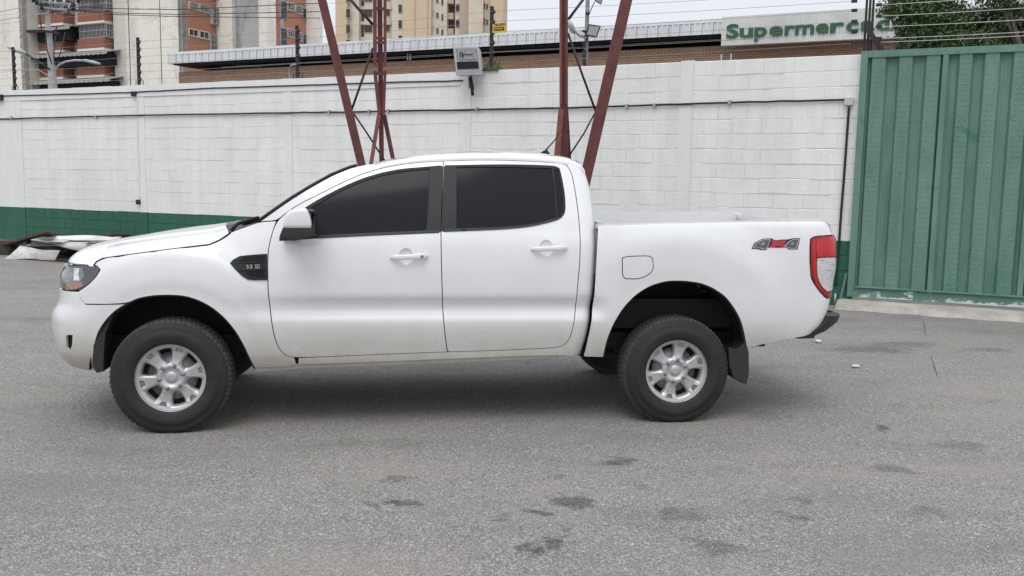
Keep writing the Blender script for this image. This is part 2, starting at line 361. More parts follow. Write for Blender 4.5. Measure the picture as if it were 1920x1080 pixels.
tail = Herm([0.34, 0.5, 0.56, 0.6, 0.64, 0.7, 0.78, 0.86, 0.95, 1.05, 1.15, 1.23, 1.3, 1.35, 1.38], [4.10, 4.16, 4.19, 4.2223, 4.2606, 4.2919, 4.3131, 4.3208, 4.3243, 4.3387, 4.3356, 4.3316, 4.3025, 4.2874, 4.27])
RT = .11
def P_main(u, z, off=0.):
    u = np.asarray(u, float); z = np.asarray(z, float)
    fr = u < XC; th = np.clip((XC-u)/LN, 0, 1)*PI/2
    te = tail(z)-RT; ta = np.clip((u-te)/RT, 0, PI/2); ex = np.clip(u-te-RT*PI/2, 0, 5)
    Xm = np.where(fr, XC-nose(z)*np.sin(th)**.86, np.where(u > te, te+RT*np.sin(ta), u))
    w0 = Wb(np.where(fr, XC, np.minimum(u, te)), z)
    n_ = np.cos(th)
    W_ = np.where(fr, w0*n_**.72+flare(Xm, z)*n_, w0+flare(u, z)-RT*(1-np.cos(ta))-ex)
    return np.stack([Xm, -W_, z+0*u], -1)
cabend = Herm([.34, .40, .48, .6, .8, 1.0, 1.2, 1.36, 1.5, 1.62, 1.70, 1.80], [2.56, 2.575, 2.60, 2.625, 2.645, 2.655, 2.662, 2.662, 2.652, 2.63, 2.60, 2.53])
RC = .09
def P_cab(u, z, off=0.):
    u = np.asarray(u, float); z = np.asarray(z, float)
    te = cabend(z)-RC; ta = np.clip((u-te)/RC, 0, PI/2); ex = np.clip(u-te-RC*PI/2, 0, 5)
    X = np.where(u > te, te+RC*np.sin(ta), u)
    a = 0; b_ = 1-sst(np.minimum(u, te), .15, 1.0)
    w0 = w_door(z)*(1-b_)+w_fen(z)*b_
    return np.stack([X, -(w0+flare(np.minimum(u, te), z)*(u < 2)-RC*(1-np.cos(ta))-ex), z+0*u], -1)
def inv(px, P, sharp=True):
    out = []
    for x, y in px:
        q = atY(x, y, -.88); a = np.array([min(q[0], 4.4), np.clip(q[2], .36, 1.76)]); best = (1e9, a)
        for it in range(40):
            p0 = proj(P(a[0], a[1])); r = p0-(x, y); e = r@r
            if e < best[0]: best = (e, a.copy())
            if e < .01: break
            h = 1e-4; J = np.stack([(proj(P(a[0]+h, a[1]))-p0)/h, (proj(P(a[0], a[1]+h))-p0)/h], 1)
            st = -np.linalg.solve(J.T@J+np.eye(2)*(60+e*.3), J.T@r); a = a+np.clip(st, -.12, .12); a[1] = np.clip(a[1], .345, 1.79)
        out.append(tuple(best[1]))
    return out
def refine(poly, res, chaikin=2, closed=True):
    pts = [np.array(p, float) for p in poly]
    for _ in range(chaikin):
        n = len(pts); o = []
        for i in range(n):
            a, b_, c = pts[i-1], pts[i], pts[(i+1) % n]
            u1 = b_-a; u2 = c-b_; l1 = np.linalg.norm(u1); l2 = np.linalg.norm(u2)
            if l1 < 1e-6 or l2 < 1e-6: continue
            ang = math.acos(np.clip(u1@u2/l1/l2, -1, 1))
            if ang > .75: o.append(b_)
            else: k = .22; o += [b_-u1*k, b_+u2*k]
        pts = o
    o = []
    for i in range(len(pts)):
        a, b_ = pts[i], pts[(i+1) % len(pts)]; k = max(1, int(np.linalg.norm(b_-a)/res))
        for j in range(k): o.append(a+(b_-a)*j/k)
    return o
def area(pl): return .5*sum(pl[i-1][0]*pl[i][1]-pl[i][0]*pl[i-1][1] for i in range(len(pl)))
def insetp(pl, d):
    if area(pl) < 0: pl = pl[::-1]
    o = []; n = len(pl)
    for i in range(n):
        a = pl[i]-pl[i-1]; c = pl[(i+1) % n]-pl[i]
        na = np.array([-a[1], a[0]])/(np.linalg.norm(a)+1e-9); nc = np.array([-c[1], c[0]])/(np.linalg.norm(c)+1e-9)
        m_ = na+nc; L = np.linalg.norm(m_); m_ = m_/L if L > .2 else na
        o.append(pl[i]+m_*d/max(.5, m_@na))
    return o
def pip(P_, poly):
    x, y = P_[:, 0], P_[:, 1]; ins = np.zeros(len(P_), bool); n = len(poly)
    A = np.array(poly); B = np.roll(A, -1, 0)
    for (x0, y0), (x1, y1) in zip(A, B):
        c = (y0 > y) != (y1 > y)
        if y1 != y0: ins ^= c & (x < (x1-x0)*(y-y0)/(y1-y0)+x0)
    return ins
def patch(name, outline, mt, parent, P=P_main, side=-1, res=.03, thick=.014, off=0., holes=(), gap=.0028, ch=2, bl=None, bmb=None, mi=0):
    """a curved body panel: outline in the (u, z) domain of the body surface P; has a returned edge"""
    loops = [refine([np.array(p) for p in outline], res, ch)]
    loops[0] = insetp(loops[0], gap)
    for h in holes:
        l = refine([np.array(p) for p in h], res, ch); loops.append(insetp(l, -gap))
    bp = np.concatenate([np.array(l) for l in loops]); edges = []; k = 0
    for l in loops:
        n_ = len(l); edges += [(k+i, k+(i+1) % n_) for i in range(n_)]; k += n_
    mn, mxx = bp.min(0), bp.max(0)
    gx, gy = np.meshgrid(np.arange(mn[0]+res*.5, mxx[0], res), np.arange(mn[1]+res*.5, mxx[1], res))
    gp = np.stack([gx.ravel(), gy.ravel()], 1)
    if len(gp):
        ok = pip(gp, loops[0])
        for l in loops[1:]: ok &= ~pip(gp, l)
        gp = gp[ok]
    if len(gp):
        d = np.min(np.linalg.norm(gp[:, None, :]-bp[None, :, :], axis=2), axis=1); gp = gp[d > res*.45]
    allp = np.concatenate([bp, gp]) if len(gp) else bp
    vo, eo, fo, *_ = delaunay_2d_cdt([Vector(p) for p in allp], edges, [], 0, 1e-7)
    V2 = np.array([tuple(v) for v in vo]); fc = np.array([list(f) for f in fo if len(f) == 3])
    cen = V2[fc].mean(1); ok = pip(cen, loops[0])
    for l in loops[1:]: ok &= ~pip(cen, l)
    fc = fc[ok]
    h = 2e-3
    p0 = P(V2[:, 0], V2[:, 1]); du = P(V2[:, 0]+h, V2[:, 1])-P(V2[:, 0]-h, V2[:, 1]); dz = P(V2[:, 0], V2[:, 1]+h)-P(V2[:, 0], V2[:, 1]-h)
    nn = np.cross(du, dz); nn /= (np.linalg.norm(nn, axis=1)[:, None]+1e-12)
    if nn[:, 1].mean() > 0 and P is not P_hood: nn = -nn
    if P is P_hood and nn[:, 2].mean() < 0: nn = -nn
    top = p0+nn*off; bot = p0+nn*(off-thick)
    if side > 0:
        top = top*(1, -1, 1); bot = bot*(1, -1, 1); nn = nn*(1, -1, 1)
    a, b_, c = top[fc[:, 0]], top[fc[:, 1]], top[fc[:, 2]]
    fl = (np.cross(b_-a, c-a)*nn[fc[:, 0]]).sum(1) < 0
    fc[fl] = fc[fl][:, ::-1]
    nv = len(top); ed = {}
    for f in fc:
        for i in range(3):
            e = (f[i], f[(i+1) % 3]); ed[e] = 1
    bd = [e for e in ed if (e[1], e[0]) not in ed]
    sk = [(e[1]+2*nv, e[0]+2*nv, e[0]+nv, e[1]+nv) for e in bd]
    me = bpy.data.meshes.new(name)
    me.from_pydata(np.concatenate([top, bot, top]).tolist(), [], [tuple(map(int, f)) for f in fc]+[tuple(map(int, f)) for f in sk])
    ln = []
    for f in fc: ln += [tuple(nn[i]) for i in f]
    for f in sk:
        q = [Vector(me.vertices[i].co) for i in f]; nq = (q[1]-q[0]).cross(q[3]-q[0]).normalized(); ln += [tuple(nq)]*4
    me.polygons.foreach_set('use_smooth', [True]*len(me.polygons)); me.normals_split_custom_set(ln)
    o = mobj(name, me, parent, mt)
    if bl: o['label'] = bl
    return o
def P_hood(x, y): pass

TRUCK = empty('pickup_truck', (1.6, 0, 0), label='white four-door pickup truck parked side-on in front of the white block wall', cat='pickup truck')
DGAP_ROOF = [(831, 302), (790, 304), (753, 308), (716, 315), (679, 326), (642, 342), (605, 361), (568, 379), (548, 391), (533, 402), (521.5, 412.6)]
DGAP_FRONT = [(514, 426), (508, 445), (503.7, 466), (502, 484), (502, 510), (502.5, 540), (505, 567), (509, 601), (515, 634), (524, 655), (536, 667), (552, 671)]
DGAP_B = [(839, 660), (834, 625), (831, 592), (829, 542), (827.5, 492), (826.5, 436), (828.6, 381)]
fd_px = DGAP_ROOF+DGAP_FRONT+[(613, 669), (728, 664)]+DGAP_B
rd_px = [(831, 302), (882, 300), (938, 300), (993, 302), (1030, 304), (1049, 306), (1062, 309), (1071, 322), (1076, 344), (1082, 381), (1086, 418), (1088, 450),
         (1087.5, 480), (1086, 505), (1082.5, 542), (1079, 580), (1075, 610), (1070, 630), (1063, 642), (1052, 650), (1030, 653), (935, 657)]+DGAP_B
fwin_px = [(827, 311), (806, 312.5), (790, 314), (753, 317), (716, 324), (679, 335), (642, 351), (605, 370), (575, 388), (550, 405), (534, 421), (524.5, 443), (524.5, 451), (545, 450), (597, 446), (700, 441), (823, 436)]
fgl_px = [(806, 316.5), (790, 317.5), (755, 321), (718, 328), (682, 338.5), (646, 354), (610, 373), (582, 390), (566, 402), (566, 436), (598, 441), (620, 439.5), (700, 436.5), (799, 431.5)]
rwin_px = [(835, 310.5), (938, 308.5), (1012, 310), (1041, 311.5), (1049, 316), (1054, 337), (1059, 366), (1060, 396), (1054, 407), (1041, 414), (993, 425), (938, 430), (831, 434)]
rgl_px = [(856, 313.5), (940, 312), (1034, 315), (1039, 350), (1043, 408), (997, 421), (940, 426.5), (856, 429)]
qgl_px = [(1039, 315.5), (1046, 318), (1051, 340), (1056, 370), (1057, 396), (1047, 408), (1043, 370)]
IC = lambda l: inv(l, P_cab)
IM = lambda l: inv(l, P_main)
fd, rd, fwi, fgl, rwi, rgl, qgl = map(IC, (fd_px, rd_px, fwin_px, fgl_px, rwin_px, rgl_px, qgl_px))
hood_gap_px = [(176, 497), (181, 490), (192.5, 484), (226, 479), (288, 471), (351, 463), (392.5, 458), (413, 449), (432, 436)]
arch_f = [(478, 690), (472, 680), (459, 651), (442.5, 622), (422, 597), (397, 576), (372, 563), (347, 555), (317.5, 553), (288, 554), (259, 559), (236, 570)]
fen_px = hood_gap_px+[(452, 428), (464, 424), (486, 416), (518.5, 414)]+DGAP_FRONT+[(556, 683.6), (547, 687)]+arch_f+[(159, 570), (151, 559), (146, 547), (163, 536), (178, 522), (188, 506), (183, 499)]
hl_px = [(112, 547), (110, 534), (114, 509), (121, 499), (150, 498), (167.5, 498), (182, 499), (187.5, 505), (178, 522), (163, 536), (147, 545.6)]
box_top = [(1121, 423), (1273, 418), (1429, 415), (1542, 412.5)]
arch_r = [(1400, 654), (1396, 629), (1388, 598), (1374.5, 574.5), (1359, 555), (1335.6, 539.5), (1312, 530.5), (1281, 526.6), (1250, 527), (1219, 536), (1191.7, 553), (1168, 578), (1149, 609.5), (1137, 640.6), (1131, 670)]
gap_r = [(1095, 669), (1099, 650), (1104, 627), (1109, 600), (1113, 560), (1116, 520), (1118, 480), (1120, 440)]
cab_edge = [(1086, 665), (1095, 641), (1099, 619), (1104, 590), (1106, 560), (1110, 520), (1112.5, 470), (1114, 424)]
tl_px = [(1519.5, 448), (1526.6, 443.5), (1543, 442), (1556, 441)]
flap_px = [(1167, 484), (1175, 481), (1217, 479.5), (1223, 484), (1225, 500), (1222, 510), (1210, 518), (1196, 523), (1172, 522), (1167, 516)]
for sd in (-1, 1):
    # doors
    HP = ([(731, 476), (802, 474), (803, 485), (732, 489)], [(995, 461), (1063, 459), (1064, 469.5), (996, 472.5)])
    cups = []
    for hp in HP:
        h4 = np.array(IC(hp)); P0 = P_cab(*h4.T); ex = (P0[1]-P0[0]+P0[2]-P0[3])/2; cc = P0.mean(0)-ex*.08
        cups.append((cc[0], cc[2], [(cc[0]+.044*math.cos(q), cc[2]+.052*math.sin(q)) for q in np.linspace(0, 2*PI, 21)[:-1]]))
    d = patch('front_door', fd, M['paint'], TRUCK, P_cab, sd, holes=[fwi, cups[0][2]])
    patch('window_trim', fwi, M['trim'], d, P_cab, sd, off=-.004, holes=[fgl], gap=.0005, thick=.007)
    patch('window', fgl, M['glass'], d, P_cab, sd, off=-.010, gap=-.002, res=.06)
    d2 = patch('rear_door', rd, M['paint'], TRUCK, P_cab, sd, holes=[rwi, cups[1][2]])
    patch('window_trim', rwi, M['trim'], d2, P_cab, sd, off=-.004, holes=[rgl, qgl], gap=.0005, thick=.007)
    patch('window', rgl, M['glass'], d2, P_cab, sd, off=-.010, gap=-.002, res=.06)
    patch('quarter_window', qgl, M['glass'], d2, P_cab, sd, off=-.008, gap=-.002)
    # door handles
    for dd, hp in ((d, [(731, 476), (802, 474), (803, 485), (732, 489)]), (d2, [(995, 461), (1063, 459), (1064, 469.5), (996, 472.5)])):
        h4 = IC(hp); b = MB(); vs = []
        P0 = P_cab(*np.array(h4).T)
        o_ = P0.mean(0); ex = (P0[1]-P0[0]+P0[2]-P0[3])/2; L = np.linalg.norm(ex); ex /= L; H = abs((P0[0]-P0[3])[2]+(P0[1]-P0[2])[2])/2
        nseg, ns = 22, 12
        for i in range(nseg+1):
            t = i/nseg*2-1; k = (1-abs(t)**6)**.5; bow = .030*(1-t**4)*.9+.006
            hh = H*.5*(.85+.15*(t > .35))*max(k, .05)
            for j in range(ns):
                q = 2*PI*j/ns; cy = math.copysign(abs(math.cos(q))**.7, math.cos(q)); sz = math.copysign(abs(math.sin(q))**.7, math.sin(q))
                c0 = o_+ex*(L/2*t); vs.append((c0[0], sd*-1*(c0[1]-bow-cy*.009), c0[2]+sz*hh))
        b.add(vs, [(i*ns+j, i*ns+(j+1) % ns, (i+1)*ns+(j+1) % ns, (i+1)*ns+j) for i in range(nseg) for j in range(ns)], 0, True)
        b.build('handle', M['paint'], dd)
        # scooped cup behind the handle: ring of shade with a recessed dish
        cc = o_-ex*L*.08; b = MB(); vs = [(cc[0], sd*-1*(P_cab(cc[0], cc[2])[1]+.0165), cc[2])]
        for rr_, dy in ((.35, .0158), (.65, .013), (.85, .0075), (.97, .002), (1.04, .0015)):
            for j in range(28):
                q = 2*PI*j/28; x_ = cc[0]+.0465*rr_*math.cos(q); z_ = cc[2]+.0545*rr_*math.sin(q)
                vs.append((x_, sd*-1*(P_cab(x_, z_)[1]+dy), z_))
        fs = [(0, 1+j, 1+(j+1) % 28) for j in range(28)]+[(1+k*28+j, 1+(k+1)*28+j, 1+(k+1)*28+(j+1) % 28, 1+k*28+(j+1) % 28) for k in range(4) for j in range(28)]
        b.add(vs, fs, 0, True); b.build('handle_cup', M['paint'], dd)
        if dd is d:
            b = MB(); c0 = o_+ex*L*.34; yy = c0[1]-.046
            b.tube([(c0[0], -sd*(yy+.008), c0[2]), (c0[0], -sd*(yy-.003), c0[2])], .009, 12); b.build('keyhole', M['steel'], dd)
    patch('pillar_trim', IC([(806.6, 313.5), (831, 312.3), (829, 360), (827.1, 400), (826.8, 434.8), (799.6, 435.5), (803.5, 380)]), M['pillar'], d, P_cab, sd, off=.0035, gap=0, ch=0, thick=.005)
    patch('pillar_trim', IC([(832, 312.3), (855.5, 311.5), (855.5, 431.5), (827.8, 433.6), (828.3, 400), (830.2, 360)]), M['pillar'], d2, P_cab, sd, off=.0035, gap=0, ch=0, thick=.005)
    # belt moulding black strip
    for dd, l in ((d, [(598, 441.5), (700, 437), (823, 431.5), (823, 436.2), (700, 441.5), (597, 446.5)]), (d2, [(835, 429.5), (940, 426.5), (1000, 421), (1042, 409.5), (1054, 407), (1041, 414.5), (993, 425.8), (938, 430.8), (833, 434.6)])):
        patch('belt_moulding', IC(l), M['black'], dd, P_cab, sd, off=.006, gap=0, thick=.02)
    # fender
    f_ = patch('front_fender', IM(fen_px), M['paint'], TRUCK, P_main, sd, res=.025)
    # vent
    vt = [(431.5, 494), (437, 487.5), (450, 480.5), (478, 477.5), (501, 476), (501, 525), (476, 525.5), (464, 524), (452, 516), (440, 504)]
    v_ = patch('fender_vent', IM(vt), M['trim'], f_, P_main, sd, off=.008, gap=0, thick=.02, ch=0)
    patch('vent_mesh', IM([(445, 491.5), (456, 482.5), (496, 479.5), (495, 489), (470, 491)]), M['gap'], f_, P_main, sd, off=.0085, gap=0, thick=.004, ch=0)
    patch('vent_mesh', IM([(460, 510), (497, 507), (495, 519), (470, 519)]), M['gap'], f_, P_main, sd, off=.0085, gap=0, thick=.004, ch=0)
    mb_ = MB()
    for l in ([(441, 493.2), (445, 492), (497, 489.8), (498, 491), (446, 494)], [(444, 507.5), (496, 504), (499, 502.5), (497, 506), (462, 509)], [(497, 479), (499.5, 478.5), (499.5, 491), (497, 490.5)]):
        q = IM(l); pp = P_main(*np.array(q).T); vs = [(p_[0], p_[1]-.011, p_[2]) for p_ in pp]+[(p_[0], p_[1], p_[2]) for p_ in pp]; k = len(vs)//2
        mb_.add([(x, y*-sd, z) for x, y, z in vs], [tuple(range(k)), tuple(range(k, 2*k))]+[(i, (i+1) % k, k+(i+1) % k, k+i) for i in range(k)])
    for (cx_, cy_, kk, w_) in ((458, 483.6, 4, 9.6), (458, 487.2, 4, 9.6), (470, 511, 3, 8), (470, 515, 3, 8)):
        for i in range(kk):
            x_ = cx_+i*w_+(5 if cy_ in (487.2, 515) else 0)
            q = IM([(x_, cy_), (x_+w_*.7, cy_-.4), (x_+w_*.7, cy_+.5), (x_, cy_+.9)]); pp = P_main(*np.array(q).T)
            mb_.add([(p_[0], (p_[1]-.010)*-sd, p_[2]) for p_ in pp]+[(p_[0], (p_[1]-.004)*-sd, p_[2]) for p_ in pp], [(0, 1, 2, 3), (0, 1, 5, 4), (1, 2, 6, 5), (2, 3, 7, 6), (3, 0, 4, 7)])
    mb_.build('vent_bars', M['steel'] if False else M['trim'], f_)
    # box side
    box_px = box_top+[(1551, 415), (1556, 427), (1557, 441)]
    bs_uz = IM(box_px[:4])
    z0 = 1.29
    tz = [1.33, 1.25, 1.18]
    # the rear edge runs round the corner on to the tailgate side
    uend = lambda z: float(tail(z))-RT+RT*PI/2*.95
    bo = IM(box_top[:3])+[(uend(1.345)-.06, 1.354), (uend(1.30), 1.345)]
    lamp_out = IM([(1519.5, 449), (1526.6, 443.5), (1543, 442)])+[(uend(1.27), 1.262)]
    lamp_low = [(uend(.85), .838)]+IM([(1550, 560), (1538, 548), (1526.6, 532), (1520, 518), (1518.5, 492), (1518.5, 465)])
    bo += [(uend(1.27), 1.266)]+IM([(1543, 441.8), (1526.6, 443.2), (1519.3, 448.5), (1518.2, 465), (1518.2, 492), (1519.5, 518), (1526.2, 532.4), (1537.6, 548.4), (1549.5, 560.8)])+[(uend(.85), .834)]
    bo += [(uend(.74), .74), (uend(.70)-.02, .66)]+IM([(1549, 590), (1536, 614), (1516, 629), (1468, 637.5), (1429, 646)])+IM(arch_r)+IM(gap_r)
    bs = patch('cargo_bed_side', bo, M['paint'], TRUCK, P_main, sd, res=.027)
    fl_ = IM(flap_px)
    patch('fuel_flap', fl_, M['paint'], bs, P_main, sd, off=.002, gap=.002, thick=.004) if sd < 0 else None
    if sd < 0: patch('flap_gap', fl_, M['gap'], bs, P_main, sd, off=.0012, gap=-.003, thick=.002)
    # tail lamp
    tlamp = patch('taillight', lamp_out+lamp_low, M['darkred'], TRUCK, P_main, sd, off=.004, thick=.03, res=.02)
    patch('red_lens', IM([(1529, 448), (1545, 445.5), (1557, 444)])+[(uend(1.2), 1.235), (uend(1.1), 1.112)]+IM([(1552, 481), (1531, 482.5), (1528, 470)]), M['redlens'], tlamp, P_main, sd, off=.009, thick=.01, res=.02)
    patch('clear_lens', IM([(1530.5, 484), (1553, 481.8)])+[(uend(1.1), 1.105), (uend(.9), .90)]+IM([(1549, 547), (1540.5, 539), (1532, 523), (1530, 504)]), M['clear'], tlamp, P_main, sd, off=.010, thick=.01, res=.02)
    patch('lens_rim', IM([(1522, 450), (1529, 446), (1529, 480), (1531, 524), (1540, 541), (1552, 552), (1552, 558), (1540, 547), (1528, 531), (1523, 515), (1521.5, 480)]), M['redlens'], tlamp, P_main, sd, off=.007, thick=.01, res=.02)
    # A pillar, C pillar, rocker
    ap = [(671, 311.5), (657, 315), (623, 329), (586, 349.5), (549, 372), (512, 397.6), (486, 415.6), (518.5, 413.4)]+DGAP_ROOF[::-1][1:7]+[(716, 315), (720, 306), (697, 305)]
    ap = [(671, 311.5), (657, 315), (623, 329), (586, 349.5), (549, 372), (512, 397.6), (487, 415.6), (518.5, 413.6), (533, 402), (548, 391), (568, 379), (605, 361), (642, 342), (679, 326), (716, 315), (700, 306)]
    patch('a_pillar', IC(ap), M['paint'], TRUCK, P_cab, sd, res=.025)
    ue = lambda z: float(cabend(z))-RC+RC*PI/2
    cp = IC([(1062, 309), (1071, 322), (1076, 344), (1082, 381), (1086, 418), (1088, 450), (1087.5, 480), (1086, 505), (1082.5, 542), (1079, 580), (1075, 610), (1070, 630), (1063, 642), (1052, 650), (1030, 653), (935, 657), (839, 660), (728, 664), (613, 669), (559, 671.5), (559, 684), (700, 679), (840, 673.5), (1000, 667), (1086, 665)])
    cp += [(ue(z)+.03, z) for z in (.45, .5, .6, .8, 1.0, 1.2, 1.36, 1.5, 1.6, 1.66, 1.70)]
    cp += [(2.55, 1.722)]
    patch('cab_side', cp, M['paint'], TRUCK, P_cab, sd, res=.028)
    # pinch weld strip under the rocker
    q = IC([(480, 692), (558, 686), (700, 680.5), (840, 675), (1000, 668.5), (1062, 667)]); b = MB()
    for i in range(len(q)-1):
        a_, c_ = P_cab(*q[i]), P_cab(*q[i+1])
        b.hexa([(a_[0], -sd*(a_[1]+.03), a_[2]-.022), (c_[0], -sd*(c_[1]+.03), c_[2]-.022), (c_[0], -sd*(c_[1]+.05), c_[2]-.022), (a_[0], -sd*(a_[1]+.05), a_[2]-.022),
                (a_[0], -sd*(a_[1]+.025), a_[2]+.01), (c_[0], -sd*(c_[1]+.025), c_[2]+.01), (c_[0], -sd*(c_[1]+.06), c_[2]+.01), (a_[0], -sd*(a_[1]+.06), a_[2]+.01)])
    b.build('sill_flange', M['paint'], TRUCK)
    # bumper half + headlamp: run round the corner to the centre line
    Uc = XC-LN
    hl = [(Uc+.30, .872), (Uc+.26, 1.02)]+IM([(121, 499), (150, 498), (167.5, 498), (182, 499), (187.5, 505), (178, 522), (163, 536), (147, 545.6)])
    hlo = patch('headlight', hl, M['hl_dark'], TRUCK, P_main, sd, off=.002, thick=.03, res=.02)
    patch('reflector', IM([(124, 528), (125, 508), (131, 502), (158, 503), (158, 520), (152, 529), (130, 530)]), M['hl_mid'], hlo, P_main, sd, off=.004, gap=0, thick=.003, res=.02)
    patch('reflector', IM([(140, 503), (150, 503), (148, 514), (150, 526), (139, 526)]), M['clear'], hlo, P_main, sd, off=.005, gap=0, thick=.003, res=.02)
    patch('indicator', IM([(126, 531), (156, 529), (156, 537), (140, 543), (124, 544)]), M['amber'], hlo, P_main, sd, off=.004, gap=0, thick=.003, res=.02)
    bpx = [(147, 546.5), (151, 559), (159, 570.5), (235.5, 570.5), (222, 578), (201, 597), (184, 622), (177, 647), (175, 672), (177, 688), (180, 699)]
    bm_ = IM(bpx)+[(-.50, .372), (-.62, .37), (Uc+.3, .39), (Uc, .39), (Uc, .84), (Uc+.3, .860)]
    fog = IM([(124, 630), (130, 628.5), (135.5, 629), (135, 647), (130, 659), (125, 651)])
    bmp = patch('front_bumper', bm_, M['paint'], TRUCK, P_main, sd, res=.03, holes=[fog])
    patch('fog_light_recess', fog, M['gap'], bmp, P_main, sd, off=-.02, gap=-.01)
    # shell behind the panels, coloured black as the shadow in their gaps
    for ol, PP in ((fd, P_cab), (rd, P_cab), (IM(fen_px), P_main), (bo, P_main)):
        patch('inner_shell', ol, M['paint_in'] if ol is bo else M['gap'], TRUCK, PP, sd, off=-.026, gap=(.012 if ol is bo else -.010), res=.045, thick=.004)
# ---- hood (height field over plan)
hg = [P_main(*q) for q in IM(hood_gap_px)]
hx = np.array([p_[0] for p_ in hg]); hy = np.array([-p_[1] for p_ in hg]); hz = np.array([p_[2] for p_ in hg])
o_ = np.argsort(hx); hx, hy, hz = hx[o_], hy[o_], hz[o_]
def nosex(Y):
    t = np.clip(np.abs(Y)/.80, 0, 1); th = np.arccos(np.clip(t**(1/.72), 0, 1)); return XC-.465*np.sin(th)**.86
hzs = Herm([hx[0]-.35, hx[0], hx[1], hx[2], hx[3], hx[4], hx[5], hx[6], .5], [hz[0], hz[0]+.003, hz[1], hz[2], hz[3], hz[4], hz[5], hz[6], hz[6]+.025])
hsm = Herm([-.78, -.60, -.45, -.29, -.09, .10, .23, .30, .5], [1.030, 1.045, 1.068, 1.096, 1.128, 1.155, 1.178, 1.20, 1.235])
def P_hood(x, y):
    x = np.asarray(x, float); y = np.asarray(y, float)
    w = np.interp(x, [hx[0], hx[2], hx[5], .5], [.80, .84, .84, .82])
    s = np.clip(np.abs(y)/w, 0, 1.1); dn_ = (nosex(np.abs(y)+.004)-nosex(np.abs(y)-.004))/.008; q = (x-nosex(y))/np.sqrt(1+dn_**2)
    crown = .092*(1-s**2.8)
    ridge = .010*np.exp(-((np.abs(y)-.46-.06*(x))/.035)**2)*sst(x, -.65, -.3)
    side = hsm(x); side = side-(side-hzs(x))*np.clip(s, 0, 1)**7
    front = .07*(1-np.sqrt(np.clip(1-(1-np.clip(q/.22, 0, 1))**2, 0, 1)))
    zz = side+crown+ridge-front/.07*(crown+ridge+.026)
    return np.stack([x, y, zz], -1)
def build_hood():
    near = [(x, -y) for x, y in zip(hx, hy)]       # nose to cowl
    cowl = [(.40+.0*abs(k), k) for k in (-.70, )]
    cowl = [(float(np.interp(abs(k), [0, .45, .80], [.20, .27, float(hx[-1])])), k) for k in np.linspace(-.76, .76, 15)]
    far = [(x, y) for x, y in zip(hx, hy)][::-1]
    nosep = [(float(nosex(k)), k) for k in np.linspace(.76, -.76, 31)]
    return patch('hood', near+cowl+far+nosep, M['paint'], TRUCK, P_hood, -1, res=.035, thick=.02, ch=1, gap=.006)
build_hood()
for sd in (-1, 1):
    b = MB(); b.tube([(p_[0], -sd*(p_[1]+.004), p_[2]-.006) for p_ in hg], .0085, 6); b.build('hood_gap_shadow', M['gap'], TRUCK)  # black tube along the hood gap stands in for its shadow
# cowl, wipers
b = MB()
for i in range(24):
    y0, y1 = -.74+i*1.48/24, -.74+(i+1)*1.48/24
    f0, f1 = [float(np.interp(abs(k), [0, .45, .80], [.20, .27, .38])) for k in (y0, y1)]
    zc = lambda k: 1.225+.02*(1-abs(k/.8)**2)
    b.hexa([(f0, y0, zc(y0)-.03), (f1, y1, zc(y1)-.03), (f1+.26, y1, zc(y1)+.005), (f0+.26, y0, zc(y0)+.005), (f0, y0, zc(y0)), (f1, y1, zc(y1)), (f1+.26, y1, zc(y1)+.02), (f0+.26, y0, zc(y0)+.02)])
b.build('cowl_panel', M['black'], TRUCK)
q0 = atY(434, 432, -.74); q1 = atY(476, 409, -.55)
b = MB(); b.tube([atY(433, 433, -.76), atY(446, 419, -.74), atY(484, 408, -.62)], .012, 6); b.tube([(.42, -.72, 1.29), (.5, -.3, 1.31), (.46, .35, 1.31)], .010, 6); b.build('wiper', M['trim'], TRUCK)
# ---- roof
rg = np.array([P_cab(*q) for q in IC([(716, 315), (753, 308), (790, 304), (831, 302), (882, 300), (938, 300), (993, 302), (1030, 304), (1056, 307)])])
rz = Herm([1.02]+list(rg[:, 0])+[2.7], [rg[0, 2]-.085]+list(rg[:, 2])+[rg[-1, 2]-.002])
def roofp(X, s):
    z0 = float(rz(X)); w = float(w_door(z0))-.002
    ph = s*PI/2; cr_ = .075*min(1, .62+.38*float(sst(X, 1.05, 1.7)))
    y = w*math.sin(ph)*(1-.0*abs(s)); z = z0+cr_*abs(math.cos(ph))**.62
    if X > 2.40: k = min(1, (X-2.40)/.215); z -= .085*(1-math.sqrt(max(0, 1-k**2.3)))
    return y, z
b = MB(); nx_, ns_ = 46, 56; vs = []
for i in range(nx_+1):
    for j in range(ns_+1):
        s = -1+2*j/ns_
        xf = 1.14-.17*(1-abs(s)**2.0); xr = 2.612-.0*abs(s)
        t = i/nx_; X = xf+(xr-xf)*(1-(1-t)**1.3)
        Xq = max(X, 1.14) if X > 1.14 else X
        y, z = roofp(max(X, 1.10), s)
        if X < 1.10: z -= (1.10-X)*.22
        vs.append((X, y, z))
b.add(vs, [(i*(ns_+1)+j, i*(ns_+1)+j+1, (i+1)*(ns_+1)+j+1, (i+1)*(ns_+1)+j) for i in range(nx_) for j in range(ns_)], 0, True)
b.build('roof', M['paint'], TRUCK)
roof_front = [vs[j] for j in range(ns_+1)]
